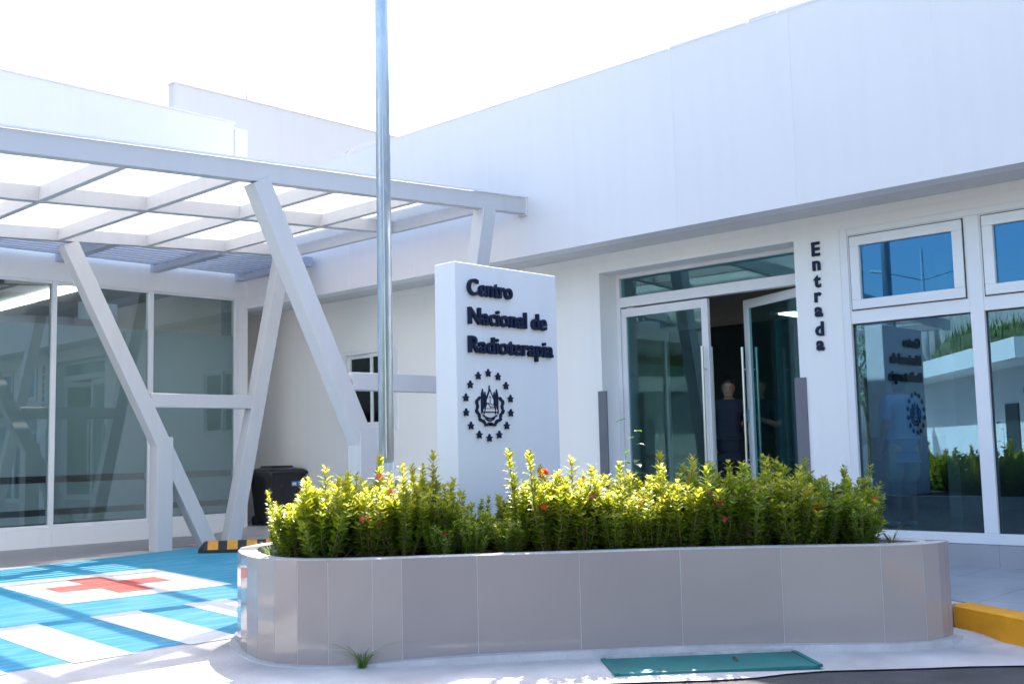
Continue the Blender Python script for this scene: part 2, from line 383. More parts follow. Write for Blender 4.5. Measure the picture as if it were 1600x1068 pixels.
prof = [(0.0, -0.03), (0.0, 0.185), (0.02, 0.204), (0.16, 0.204), (0.16, -0.03)]
for s in (0.0, 4.8):
    for o_, z in prof:
        q = K0 + kd*s + kn*o_; kb.v.append((q.x, q.y, z))
n = len(prof); kb.f = [(i, (i+1) % n, n+(i+1) % n, n+i) for i in range(n)] + [tuple(range(n-1, -1, -1)), tuple(range(n, 2*n))]
kerb = tag(link('kerb', kb.mesh('kerb'), 'yellow'), 'yellow painted kerb edging the entrance platform', 'kerb')

# ------------------------------------------------------------------ entrance building (plane X = 11, cladding X = 10.1)
eb = thing('entrance_building', 'long white clad entrance building with glass double door and tall windows', 'building', (11, 8, 0.2))
XW, XB = 11.0, 11.42
FZ = 0.5                                                       # inside floor
DY0, DY1, DZ = 6.08, 8.91, 3.71                                # door opening
WY1, WZ0, WZ1 = 5.53, 0.42, 3.75                               # window band opening, runs out of frame
SY0, SY1, SZ0, SZ1 = 12.97, 14.35, 1.80, 3.10                  # small window
wl = MB()
wl.box(XW, XB, DY1, SY0, 0.1, 3.95); wl.box(XW, XB, SY0, SY1, 0.1, SZ0); wl.box(XW, XB, SY0, SY1, SZ1, 3.95)
wl.box(XW, XB, SY1, 17.45, 0.1, 3.95)
wl.box(XW, XB, DY0, DY1, DZ, 3.95); wl.box(XW, XB, WY1, DY0, 0.1, 3.95)
wl.box(XW, XB, -4, WY1, WZ1, 3.95)
part(eb, 'wall', wl, 'wall')
part(eb, 'wall', MB().box(XW+0.02, XB, -4, WY1, 0.1, WZ0-.002), 'wall')
for j in range(14):                                             # tiled plinth below the windows
    y1 = WY1 - 0.75*j
    part(eb, 'plinth_tile', MB().box(XW-0.012, XW+0.02, y1-0.747, y1, 0.19, WZ0-0.004), 'pavtile')
part(eb, 'end_wall', MB().box(10.14, XW, 17.25, 17.45, 0.1, 3.95), 'wall')
part(eb, 'soffit', MB().box(10.12, XB, -4, 17.45, 3.952, 4.05), 'soffit')
part(eb, 'wall_head', MB().box(XW-0.012, XW, -4, 17.25, 3.86, 3.95), 'wall')
bk = MB().box(10.0765, 10.34, -4, 17.0, 3.90, 5.97)
part(eb, 'parapet_core', bk, 'frame')
for k in range(-6, 9):                                          # cladding panels on a 1.5 m grid
    y0 = 4.0 + 1.5*k; y1 = min(y0+1.5, 17.0); y0 = max(y0, -4)
    if y1-y0 < .3: continue
    me = MB().box(0, 0.028, 0.002, y1-y0-0.002, 0, 2.085+0.006*math.sin(k*2.3)).mesh('cladding_panel')
    lpart(eb, 'cladding_panel', me, 'panel', loc=(10.074+0.0012*math.sin(k*5.1)-11, y0-8, 3.893-0.2), bevel=0.002)
for y0, y1, h in ((-4, 5.62, 6.0), (5.64, 5.98, 6.016), (6.0, 7.02, 5.996), (7.04, 11.2, 5.985), (11.22, 17.0, 5.985)):
    part(eb, 'coping', MB().box(10.068, 10.36, y0, y1, 5.97, h+0.004), 'panel')
fl = MB(); fl.add([(10.05,12.2,5.99),(10.06,12.75,6.06),(10.06,13.05,6.0),(10.09,13.05,6.0),(10.09,12.75,6.07),(10.08,12.2,6.0)], [(0,1,4,5),(1,2,3,4)])
part(eb, 'loose_flashing', fl, 'guard')
part(eb, 'roof', MB().box(10.34, 20.5, -4, 17.45, 4.06, 4.2), 'roofdeck')
inn = MB().box(20.3, 20.5, -4, 17.45, 0.2, 4.05); inn.box(XB, 20.3, -4, -3.8, 0.2, 4.05); inn.box(XB, 20.3, 17.25, 17.45, 0.2, 4.05)
inn.box(13.6, 20.3, 5.4, 5.55, FZ, 4.05); inn.box(XB+0.02, 20.3, 12.0, 12.15, FZ, 4.05)
part(eb, 'interior_wall', inn, 'wall_in')
part(eb, 'interior_floor', MB().box(XW+0.1, 20.3, -3.8, 17.2, 0.1, FZ), 'floor_in')
part(eb, 'interior_ceiling', MB().box(XB+0.02, 20.3, -3.8, 17.2, 3.80, 3.94), 'wall_in')
part(eb, 'reception_desk', MB().box(17.0, 17.7, 8.0, 11.2, FZ, 1.55), 'wall_in')
part(eb, 'added_dark_backing', MB().box(14.6, 14.7, 8.2, 10.4, FZ, 3.3), 'dark_in')  # added dark sheet that makes the interior behind the doorway look unlit
part(eb, 'low_cabinet', MB().box(15.2, 15.7, 6.2, 7.6, FZ, 1.5), 'dark_in')
for lx in (17.6,):
    for ly in (7.2, 9.8): part(eb, 'ceiling_or_fill_light', MB().box(lx, lx+1.2, ly, ly+0.3, 3.775, 3.798), 'lamp')
part(eb, 'door_step', MB().box(10.55, 11.3, DY0-0.02, DY1+0.02, 0.19, 0.36), 'pavtile', bevel=0.006)

part(eb, 'ceiling_or_fill_light', MB().box(11.65, 11.85, 2.6, 5.2, 3.775, 3.798), 'roomfill')  # added glowing box, hidden above the panes, to brighten the person inside
def pane(parent, y0, y1, z0, z1, x, mt='glass', th=0.008):
    return part(parent, 'pane', MB().box(x, x+th, y0, y1, z0, z1), mt)
def ring(mb, y0, y1, z0, z1, w, x0, x1):
    mb.box(x0, x1, y0, y1, z0, z0+w); mb.box(x0, x1, y0, y1, z1-w, z1)
    mb.box(x0, x1, y0, y0+w, z0+w, z1-w); mb.box(x0, x1, y1-w, y1, z0+w, z1-w)
    return mb
# tall windows beside the door
fr = MB()
fr.box(11.0, 11.14, 5.44, WY1, WZ0, WZ1); fr.box(11.0, 11.14, -4, 5.44, WZ1-0.07, WZ1)
fr.box(11.0, 11.14, -4, 5.44, WZ0, WZ0+0.105)
for k in range(6):
    ym = 4.10 - 1.45*k
    fr.box(11.004, 11.136, ym-0.068, ym+0.068, WZ0+0.105, WZ1-0.07)
wn = part(eb, 'window', fr, 'frame', bevel=0.006)
yl = 5.44
for k in range(6):
    yr = 4.10-1.45*k+0.068
    part(wn, 'transom', MB().box(11.008, 11.132, yr, yl, 2.71, 2.83), 'frame', bevel=0.005)
    pane(wn, yr, yl, WZ0+0.105, 2.71, 11.06)
    part(wn, 'glazing_gasket', ring(MB(), yr+.001, yl-.001, WZ0+0.106, 2.709, 0.010, 11.045, 11.059), 'gap')
    part(wn, 'sash_gasket', ring(MB(), yr+.02, yl-.02, 2.85, WZ1-0.085, 0.012, 11.0, 11.03), 'gap')
    part(wn, 'sash', ring(MB(), yr+0.03, yl-0.03, 2.86, WZ1-0.095, 0.105, 10.985, 11.07), 'frame', bevel=0.006)
    part(wn, 'sash_surround', ring(MB(), yr, yl, 2.83, WZ1-0.07, 0.024, 11.012, 11.12), 'frame')
    pane(wn, yr+0.13, yl-0.13, 2.96, WZ1-0.195, 11.03, 'skyglass')
    yl = 4.10-1.45*k-0.068
# small sliding window towards the corner
sm = part(eb, 'window', ring(MB(), SY0, SY1, SZ0, SZ1, 0.07, 10.985, 11.12), 'frame', bevel=0.004)
part(sm, 'window_sash', ring(MB(), SY0+0.07, SY0+0.70, SZ0+0.07, SZ1-0.07, 0.06, 11.01, 11.05), 'frame')
part(sm, 'window_sash', ring(MB(), SY0+0.66, SY1-0.07, SZ0+0.07, SZ1-0.07, 0.06, 11.052, 11.09), 'frame')
pane(sm, SY0+0.13, SY0+0.64, SZ0+0.13, SZ1-0.13, 11.03, 'darkglass'); pane(sm, SY0+0.72, SY1-0.13, SZ0+0.13, SZ1-0.13, 11.07, 'darkglass')
for y in (SY0+0.12, SY1-0.3):
    part(sm, 'drain_slot', MB().box(10.980, 10.986, y, y+0.09, SZ0+0.02, SZ0+0.04), 'gap')
# entrance door
XD = 11.34
df = MB(); df.box(XD, XD+0.12, DY1-0.06, DY1, FZ-0.14, DZ); df.box(XD, XD+0.12, DY0, DY0+0.06, FZ-0.14, DZ)
df.box(XD, XD+0.12, DY0+0.06, DY1-0.06, DZ-0.05, DZ); df.box(XD+0.002, XD+0.118, DY0+0.06, DY1-0.06, 3.275, 3.405)
dr = part(eb, 'door_frame', df, 'alu', bevel=0.005)
pane(dr, DY0+0.06, DY1-0.06, 3.405, DZ-0.05, XD+0.05, 'doorglass')
part(dr, 'closer_box', MB().box(XD+0.13, XD+0.2, 8.62, 8.72, 3.46, 3.62), 'gap')
def leaf(parent, hinge, ang, sgn):
    """a glazed leaf 1.34 wide; local y from the hinge, then turned inward by ang"""
    W_, H0, H1 = 1.345, FZ+0.01, 3.255
    mb = MB(); mb.box(0, .055, 0, .075, H0, H1); mb.box(0, .055, W_-.095, W_, H0, H1); mb.box(0, .055, .075, W_-.095, H1-.11, H1); mb.box(0, .055, .075, W_-.095, H0, H0+.12)
    T = Matrix.Translation(Vector(hinge)) @ Matrix.Rotation(ang, 4, 'Z') @ Matrix.Scale(sgn, 4, (0, 1, 0))
    def put(mbx):
        mbx.v = [tuple(T @ Vector(v)) for v in mbx.v]
        if sgn < 0: mbx.f = [f[::-1] for f in mbx.f]
        return mbx
    d = part(parent, 'door_leaf', put(mb), 'alu', bevel=0.004)
    part(d, 'pane', put(MB().box(.022, .032, .076, W_-.096, H0+.121, H1-.111)), 'doorglass')
    for sx in (-0.075, 0.13):
        h = MB().tube([(sx, W_-.05, 1.0), (sx, W_-.05, 2.66)], .018, 12)
        for z in (1.25, 2.38): h.tube([(sx, W_-.05, z), (0.0 if sx < 0 else .055, W_-.05, z)], .011, 8)
        part(d, 'handle', put(h), 'chrome', smooth=False)
    for z in (H1-0.002,):
        part(d, 'pivot', put(MB().box(.01, .045, .08, .2, H1, H1+.012)), 'chrome')
leaf(eb, (XD+0.02, DY1-0.065, 0), 0, -1)
leaf(eb, (XD+0.02, DY0+0.065, 0), R(-26), 1)
for y0 in (8.83, 6.0):                                          # dark corner guards either side of the door
    part(eb, 'corner_guard', MB().box(XW-0.022, XW+0.0, y0, y0+0.14, 0.2, 2.17), 'guard', bevel=0.004)

# raised lettering helper: one mesh per character
TXT = {}
def glyph(text, off):
    key = (text, off)
    if key in TXT: return TXT[key]
    cu = bpy.data.curves.new('glyph', 'FONT'); cu.body = text; cu.size = 1.0; cu.offset = off; cu.extrude = 0.5; cu.resolution_u = 4
    o = bpy.data.objects.new('glyph', cu); COL.objects.link(o)
    dg = bpy.context.evaluated_depsgraph_get(); dg.update()
    me = bpy.data.meshes.new_from_object(o.evaluated_get(dg))
    vs_ = [v.co.copy() for v in me.vertices]; fs_ = [tuple(p_.vertices) for p_ in me.polygons]
    bpy.data.objects.remove(o); bpy.data.curves.remove(cu); bpy.data.meshes.remove(me)
    TXT[key] = (vs_, fs_); return TXT[key]
def xmax(t): return max(v.x for v in glyph(t, 0.0)[0]) if t.strip() else 0
def lettering(parent, text, name, place, mt, width, cap, depth, off=0.028):
    """place(u, v, w) -> world point; u along the line, v up, w out of the face"""
    vs_, _ = glyph('H', 0.0); caph = max(v.y for v in vs_)
    total = xmax(text); su = width/total; sv = cap/caph
    for i, ch in enumerate(text):
        if ch == ' ': continue
        g, fs_ = glyph(ch, off); x1 = xmax(text[:i+1]); shift = x1 - xmax(ch)
        mb = MB(); mb.add([place((v.x+shift)*su, v.y*sv, (v.z+0.5)*depth) for v in g], fs_)
        part(parent, name, mb, mt)
ztop = 3.66; hs_ = 0.155/0.73
for ch in 'Entrada':
    g, fs_ = glyph(ch, 0.03); wv = max(v.x for v in g) - min(v.x for v in g); x0 = min(v.x for v in g); ym = max(v.y for v in g)
    y0_ = min(v.y for v in g)
    mb = MB(); mb.add([(XW-0.004-0.02*(v.z+0.5), 5.805-(v.x-x0-wv/2)*hs_, ztop+(v.y-ym)*hs_) for v in g], fs_)
    part(eb, 'letter', mb, 'navy')
    ztop -= (ym-y0_)*hs_ + 0.052

# ------------------------------------------------------------------ glazed building (plane Y = 15.83)
YL = 15.83
gb = thing('glazed_building', 'white wing with dark floor to ceiling glazing behind the canopy', 'building', (6, 16.5, 0.2))
part(gb, 'header', MB().box(-6, 10.12, YL-0.03, YL+0.2, 4.06, 4.95), 'wall')
part(gb, 'side_wall', MB().box(9.95, 10.12, YL-0.02, 17.24, 0.1, 4.06), 'wall')
part(gb, 'roof', MB().box(-6, 10.1, YL+0.2, 21.8, 4.75, 4.9), 'roofdeck')
PX = [9.94] + [9.91-1.53*k for k in range(1, 11)]
for x1_, x0_ in zip(PX, PX[1:]):
    part(gb, 'plinth_block', MB().box(x0_+0.002, x1_-0.002, YL-0.05, YL+0.15, 0.1, 0.476), 'wall')
MUL = [9.91-1.53*k for k in range(11)]
for i, xm in enumerate(MUL):
    part(gb, 'mullion', MB().box(xm-0.035, xm+0.035, YL-0.03, YL+0.09, 0.478, 4.058), 'frame', bevel=0.004)
    if i:
        x0, x1 = xm+0.035, MUL[i-1]-0.035
        g = part(gb, 'window', MB().box(x0, x1, YL+0.02, YL+0.03, 0.52, 4.02), 'leftglass')
        part(g, 'sill_rail', MB().box(x0, x1, YL-0.01, YL+0.07, 0.478, 0.52), 'frame'); part(g, 'head_rail', MB().box(x0, x1, YL-0.01, YL+0.07, 4.02, 4.058), 'frame')
        for z0, z1 in ((1.22, 3.43), (0.74, 1.12), (0.54, 0.65)):
            part(g, 'frosted_band', MB().box(x0+.01, x1-.01, YL+0.034, YL+0.037, z0, z1), 'film')
part(gb, 'parapet', MB().box(-8, 10.58, 17.0, 17.25, 4.5, 7.47), 'panel')
part(gb, 'parapet', MB().box(10.584, 10.88, 17.01, 17.25, 4.5, 7.40), 'panel')
part(gb, 'coping', MB().box(-8, 10.61, 16.98, 17.27, 7.47, 7.50), 'panel')
part(gb, 'downpipe', MB().tube([(10.61, 16.985, 4.9), (10.61, 16.985, 7.36)], .012, 8), 'soffit')
ii = MB().box(-6, 9.95, 21.6, 21.8, 0.2, 4.7); ii.box(-6, -5.8, YL+.1, 21.6, .2, 4.7); ii.box(9.75, 9.945, YL+.2, 21.6, .2, 4.7)
part(gb, 'interior_wall', ii, 'wall_in')
part(gb, 'interior_floor', MB().box(-5.8, 9.75, YL+.1, 21.6, 0.1, 0.3), 'floor_in')
part(gb, 'interior_ceiling', MB().box(-5.8, 9.75, YL+.2, 21.6, 4.3, 4.4), 'wall_in')
part(gb, 'interior_counter', MB().box(3.0, 8.0, 18.6, 19.2, 0.3, 1.35), 'dark_in')
part(gb, 'hanging_plaque', MB().box(7.35, 7.98, YL+0.30, YL+0.33, 3.57, 3.84), 'stickerw', bevel=0.02)
lt = MB().box(7.78, 7.98, 16.35, 21.4, 4.22, 4.298)
part(gb, 'light_strip', lt, 'lamp')

# ------------------------------------------------------------------ rear parapet wall
rb = thing('rear_parapet', 'tall cream roof wall rising behind both white buildings', 'wall', (16, 22, 4.2))
part(rb, 'wall', MB().box(12.15, 24.0, 22.0, 22.26, 4.1, 9.86), 'cream')
part(rb, 'coping', MB().box(12.13, 24.0, 21.98, 22.28, 9.86, 9.90), 'cream')
part(rb, 'rear_volume', MB().box(14.0, 24.0, 22.3, 27, 0, 8.0), 'cream')
part(rb, 'lightning_rod', MB().tube([(14.1, 22.1, 9.9), (14.1, 22.1, 10.7)], [.02, .008], 6), 'guard')

# ------------------------------------------------------------------ canopy
def ctop(x): return 4.64 - 0.0585*(10.1-x)
cn = thing('entrance_canopy', 'grey steel canopy on slanted V columns with milky translucent roof panels', 'canopy', (7.5, 11.5, 0.1))
XA, XZ = -1.3, 10.06
BY = {'front': 9.37, 'mid': 11.42, 'back': 13.72}
for key, y in BY.items():
    hh = 0.20 if key == 'front' else 0.165
    x1 = XZ if key == 'front' else 9.63
    wd = 0.12
    part(cn, 'beam', MB().bar((XA, y, ctop(XA)-hh/2), (x1, y, ctop(x1)-hh/2), wd, hh, (0, 1, 0)), 'steel', bevel=0.006)
part(cn, 'beam_cap', MB().box(10.04, 10.072, 9.29, 9.45, 4.41, 4.66), 'soffit')
RX = [9.62-1.212*k for k in range(10)]
for x in RX:
    for y0, y1 in ((9.43, 11.36), (11.48, 13.66)):
        zc = ctop(x)-0.085
        part(cn, 'rafter', MB().bar((x, y0, zc), (x, y1, zc), 0.075, 0.155, (1, 0, 0)), 'steel', bevel=0.004)
for i in range(len(RX)-1):
    xa, xb = RX[i+1], RX[i]
    for y0, y1 in ((9.35, 11.415), (11.425, 13.74)):
        q = []
        for dz in (0.004, 0.016):
            q += [(xa+.003, y0, ctop(xa)+dz), (xb-.003, y0, ctop(xb)+dz), (xb-.003, y1, ctop(xb)+dz), (xa+.003, y1, ctop(xa)+dz)]
        part(cn, 'roof_panel', MB().add(q, [(0,3,2,1),(4,5,6,7),(0,1,5,4),(1,2,6,5),(2,3,7,6),(3,0,4,7)]), 'opal')
part(cn, 'eaves_flashing', MB().bar((XA, 9.30, ctop(XA)+.012), (XZ, 9.30, ctop(XZ)+.012), 0.03, 0.02, (0, 1, 0)), 'frame')
for y in (BY['front'], BY['back']):
    zb = gz(7.5, y)-0.01
    def frame_member(a, b, w_=0.20, d_=0.19):
        part(cn, 'column', MB().bar(a, b, d_, w_, (0, 1, 0)), 'steel', bevel=0.006)
    frame_member((6.10, y, ctop(6.1)-0.19), (8.16, y+.004, zb), .21)
    frame_member((9.38, y+.002, ctop(9.4)-0.19), (8.50, y-.002, zb), .21)
    part(cn, 'column', MB().box(7.32, 7.55, y-.11, y+.11, zb, 1.72), 'steel', bevel=0.006)
    part(cn, 'brace', MB().box(7.24, 8.82, y-.085, y+.085, 2.12, 2.31), 'steel', bevel=0.006)

# louvred shade between canopy and glazing
lv = thing('louvred_shade', 'slatted metal sunshade on brackets above the dark glazing', 'sunshade', (6, 14.8, 4.4))
BX = [9.93-1.51*k for k in range(9)]
for x in BX:
    part(lv, 'bracket', MB().box(x-0.07, x+0.07, 13.80, YL-0.032, 4.345, 4.49), 'slat', bevel=0.004)
for i in range(len(BX)-1):
    for j in range(11):
        y = 13.93+0.17*j
        part(lv, 'slat', MB().bar((BX[i+1]+.072, y, 4.45), (BX[i]-.072, y, 4.45), 0.125, 0.018, (0, 1, 0.10)), 'slat')

# ------------------------------------------------------------------ monument sign
SX0, SX1, SYF, SZT = 6.335, 7.635, 6.71, 3.06
sg = thing('monument_sign', 'tall white slab sign with navy raised letters and crest ringed by stars', 'sign', (6.98, 6.84, 0.66))
part(sg, 'slab', MB().box(SX0, SX1, SYF, SYF+0.26, 0.5, SZT), 'signwhite', bevel=0.008)
for text, zb, cap, wd, x0 in (('Centro', 2.785, 0.135, 0.55, 6.462), ('Nacional de', 2.534, 0.138, 1.0, 6.462), ('Radioterapia', 2.287, 0.136, 1.085, 6.456)):
    lettering(sg, text, 'letter', lambda u, v, w_, x0=x0, zb=zb: (x0+u, SYF-0.003-w_, zb+v), 'navy', wd, cap, 0.032, 0.022)
ECX, ECZ = 6.702, 1.832
def flat(poly, d=0.012, back=0.002):
    """2-D outline (dx, dz about the crest centre) -> thin raised solid on the sign face"""
    n = len(poly); a = sum(poly[i][0]*poly[(i+1) % n][1]-poly[(i+1) % n][0]*poly[i][1] for i in range(n))
    if a < 0: poly = poly[::-1]
    mb = MB(); vs_ = [(ECX+p[0], SYF-back, ECZ+p[1]) for p in poly] + [(ECX+p[0], SYF-back-d, ECZ+p[1]) for p in poly]
    return mb.add(vs_, [tuple(range(n-1, -1, -1)), tuple(range(n, 2*n))] + [(i, (i+1) % n, n+(i+1) % n, n+i) for i in range(n)])
for k in range(14):
    a = 2*math.pi*k/14; c = (0.280*math.sin(a), 0.281*math.cos(a))
    pts = [(c[0]+(0.036 if q % 2 == 0 else 0.0165)*math.sin(math.pi*q/5), c[1]+(0.036 if q % 2 == 0 else 0.0165)*math.cos(math.pi*q/5)) for q in range(10)]
    part(sg, 'star', flat(pts, 0.022), 'navy')
cr_ = part(sg, 'crest', flat([(-0.004, 0.03), (0.038, 0.03), (0.021, 0.175), (0.013, 0.175)], 0.006), 'navy')   # staff behind the triangle
ex = 0.017
def seg(a, b, w_=0.006, d=0.014):
    a, b = Vector(a), Vector(b); n_ = (b-a).normalized(); n_ = Vector((-n_.y, n_.x))*w_/2
    return flat([tuple(a-n_), tuple(b-n_), tuple(b+n_), tuple(a+n_)], d)
part(cr_, 'crest_field', flat([(ex-0.094, -0.052), (ex+0.098, -0.052), (ex, 0.128)], 0.009), 'signwhite')
for a, b in (((ex-0.098, -0.054), (ex+0.102, -0.054)), ((ex-0.098, -0.056), (ex, 0.14)), ((ex+0.102, -0.056), (ex, 0.14)),
             ((ex-0.078, -0.026), (ex+0.082, -0.026)), ((ex-0.062, -0.012), (ex-0.030, 0.022)), ((ex-0.030, 0.022), (ex+0.07, 0.0)),
             ((ex, 0.02), (ex, 0.085)), ((ex-0.014, 0.07), (ex+0.014, 0.07)), ((ex-0.03, 0.02), (ex+0.01, -0.02)), ((ex-0.005, -0.006), (ex+0.07, -0.018))):
    part(cr_, 'crest_line', seg(a, b, 0.007 if b[1] in (0.14, -0.054) else 0.0045), 'navy')
for s in (-1, 1):
    for x0, zt, w_ in ((0.052, 0.085, 0.016), (0.082, 0.11, 0.020)):
        part(cr_, 'crest_flag', flat([(ex+s*(x0-.012), 0.02), (ex+s*(x0-w_*.3), zt), (ex+s*(x0+.004), zt+.035), (ex+s*(x0+w_), zt-.01), (ex+s*(x0+w_*1.1), -.05), (ex+s*(x0+.018), -.075)], 0.012), 'navy')
    for k in range(9):                                          # laurel leaves
        a = R(62+ 14.5*k); rr = 0.152+0.012*(k % 2)
        c = (ex+s*rr*math.sin(a), -0.012+rr*0.98*math.cos(a)); d_ = a+R(20 if k % 2 else -15)
        L_, w_ = 0.026, 0.0135
        pts = []
        for q in range(8):
            t = 2*math.pi*q/8; u, v = L_*math.cos(t), w_*math.sin(t)
            pts.append((c[0]+s*(u*math.cos(d_)+v*math.sin(d_)), c[1]+(-u*math.sin(d_)+v*math.cos(d_))))
        part(cr_, 'laurel_leaf', flat(pts, 0.015+0.002*(k % 2)), 'navy')
rb_ = [(ex-0.085+0.17*i/10, -0.078-0.028*math.sin(math.pi*i/10)) for i in range(11)]
part(cr_, 'ribbon', flat(rb_+[(p[0], p[1]-0.012) for p in rb_[::-1]], 0.013), 'navy')
rb_ = [(ex-0.055+0.11*i/10, -0.104-0.022*math.sin(math.pi*i/10)) for i in range(11)]
part(cr_, 'ribbon', flat(rb_+[(p[0], p[1]-0.011) for p in rb_[::-1]], 0.013), 'navy')

# ------------------------------------------------------------------ planter
ARC = [(4.62, 6.22), (4.455, 6.50), (4.43, 6.75), (4.49, 7.02), (4.62, 7.33), (4.80, 7.63), (5.06, 7.86), (5.45, 7.95)]
FRONT = [(7.99, 3.29), (7.80, 3.285), (7.64, 3.33), (7.50, 3.43), (7.40, 3.53), (6.97, 4.07), (6.48, 4.59), (5.93, 5.06), (5.39, 5.535), (4.98, 5.86), (4.80, 6.02)]
PTOP = 0.72
def spline(pts, sub=6):
    out = []
    for i in range(len(pts)-1):
        p0, p1, p2, p3 = [Vector(pts[max(0, min(len(pts)-1, k))]) for k in (i-1, i, i+1, i+2)]
        for s in range(sub):
            t = s/sub
            out.append(tuple(0.5*((2*p1)+(p2-p0)*t+(2*p0-5*p1+4*p2-p3)*t*t+(3*p1-p0-3*p2+p3)*t**3)))
    out.append(tuple(pts[-1])); return out
curve = spline(FRONT+ARC, 6)                                    # right end -> front -> round left end
# flat tiles: the face turns only at the joints seen in the cladding
joints = [(7.99, 3.29), (7.90, 3.285), (7.80, 3.285), (7.64, 3.33), (7.40, 3.53), (6.97, 4.07), (6.48, 4.59), (5.93, 5.06), (5.39, 5.535), (4.98, 5.86),
          (4.82, 6.0), (4.62, 6.22), (4.50, 6.41), (4.44, 6.60), (4.44, 6.80), (4.49, 7.02), (4.56, 7.2), (4.70, 7.48), (4.90, 7.73), (5.2, 7.9), (5.45, 7.95)]
def near(pt): return min(range(len(curve)), key=lambda i: (curve[i][0]-pt[0])**2+(curve[i][1]-pt[1])**2)
curve = [curve[i] for i in sorted(set(near(j) for j in joints))]
outline = curve + [(8.02, 7.95), (8.02, 3.32)]                  # closes along the back and the platform side
def inset(poly, d):
    n = len(poly); out = []
    for i in range(n):
        a, b, c = Vector(poly[i-1]), Vector(poly[i]), Vector(poly[(i+1) % n])
        n1 = Vector((-(b-a).y, (b-a).x)).normalized(); n2 = Vector((-(c-b).y, (c-b).x)).normalized()
        nn = (n1+n2)
        nn = nn.normalized() if nn.length > 1e-6 else n1
        out.append(tuple(b - nn*d/max(0.5, nn.dot(n1))))
    return out
area = sum(outline[i][0]*outline[(i+1) % len(outline)][1]-outline[(i+1) % len(outline)][0]*outline[i][1] for i in range(len(outline)))
sgn = -1 if area > 0 else 1                                     # inset moves inwards
pl = thing('planter', 'raised planter clad in glossy grey tiles with rounded end', 'planter', (6.2, 5.8, 0))
def wall_ring(o_off, i_off, z0, z1):
    A = inset(outline, sgn*o_off) if o_off else list(outline); B = inset(outline, sgn*i_off); n = len(A); mb = MB()
    vs_ = [(x, y, z0) for x, y in A]+[(x, y, z1) for x, y in A]+[(x, y, z0) for x, y in B]+[(x, y, z1) for x, y in B]
    fs_ = []
    for i in range(n):
        j = (i+1) % n
        fs_ += [(i, j, n+j, n+i), (n+i, n+j, 3*n+j, 3*n+i), (3*n+i, 3*n+j, 2*n+j, 2*n+i), (2*n+i, 2*n+j, j, i)]
    return mb.add(vs_, fs_)
part(pl, 'wall_core', wall_ring(0.0018, 0.14, -0.03, PTOP-0.012), 'grout')
part(pl, 'rim', wall_ring(0.004, 0.145, PTOP-0.0115, PTOP), 'rim', bevel=0.004)
soil_in = inset(outline, sgn*0.135)
n = len(soil_in); sm_ = MB(); sm_.add([(x, y, PTOP-0.05) for x, y in soil_in]+[(6.3, 5.9, PTOP-0.03)], [(i, (i+1) % n, n) for i in range(n)])
part(pl, 'soil', sm_, 'soil')
ji = list(range(len(curve)))
inner = inset(outline, sgn*0.010)
rt = random.Random(3)
for a, b in zip(ji, ji[1:]):
    seg_o = [Vector(curve[i]) for i in range(a, b+1)]; seg_i = [Vector(inner[i]) for i in range(a, b+1)]
    L_ = (seg_o[-1]-seg_o[0]).length; g_ = 0.0022/max(L_, .02)
    for s in (seg_o, seg_i):
        f0, f1 = s[0].lerp(s[1], g_*(len(s)-1)), s[-1].lerp(s[-2], g_*(len(s)-1)); s[0], s[-1] = f0, f1
    n = len(seg_o); mb = MB(); z0, z1 = 0.0, PTOP-0.004-0.002*rt.random()
    pr = 0.0008*rt.random()
    vs_ = []
    for z in (z0, z1): vs_ += [(p.x, p.y, z) for p in seg_o]
    for z in (z0, z1): vs_ += [(p.x, p.y, z) for p in seg_i]
    fs_ = []
    for i in range(n-1):
        fs_ += [(i, n+i, n+i+1, i+1), (n+i, 3*n+i, 3*n+i+1, n+i+1), (2*n+i+1, 3*n+i+1, 3*n+i, 2*n+i)]
    fs_ += [(0, 2*n, 3*n, n), (n-1, 2*n-1, 4*n-1, 3*n-1)]
    part(pl, 'tile', mb.add(vs_, fs_), rt.choice(['tile', 'tile2', 'tile3', 'tile4']))
# cement fillet at the foot of the planter (front right) and in the bend at the kerb
fi = MB(); pts = [c for c in curve if c[0] > 5.0 and c[1] < 5.9]
out2 = inset(outline, -sgn*0.055); idx = [i for i, c in enumerate(curve) if c[0] > 4.3]
for k, i in enumerate(idx):
    wob = 0.012*math.sin(i*1.7)+0.008*math.sin(i*4.1)
    a, b = Vector(curve[i]), Vector(out2[i]); b = b + (b-a).normalized()*wob
    h_ = 0.048 if a.x > 5.2 else 0.048*max(0.15, (a.x-4.5)/0.7)
    gz_ = gz(a.x, a.y)
    fi.v += [(a.x, a.y, gz_+h_+.003), (b.x, b.y, gz_+h_), (b.x+(b.x-a.x)*.45, b.y+(b.y-a.y)*.45, gz_-0.02)]
for k in range(len(idx)-1):
    if idx[k+1]-idx[k] == 1:
        a = 3*k; fi.f += [(a, a+3, a+4, a+1), (a+1, a+4, a+5, a+2)]
part(pl, 'cement_foot', fi, 'concrete2')
cor = MB()                                                     # smoothed cement where kerb meets planter
cen = Vector((8.02, 3.38, 0.02))
for i in range(9):
    a = R(215+14*i)
    for q, zz in ((0.05, 0.075), (0.22, 0.03), (0.48, -0.012), (0.70, -0.028)):
        cor.v.append((8.12+q*1.15*math.cos(a), 3.42+q*math.sin(a), zz))
for i in range(8):
    for j in range(3):
        a = i*4+j; cor.f.append((a, a+1, a+5, a+4))
part(pl, 'cement_corner', cor, 'concrete2', smooth=True)

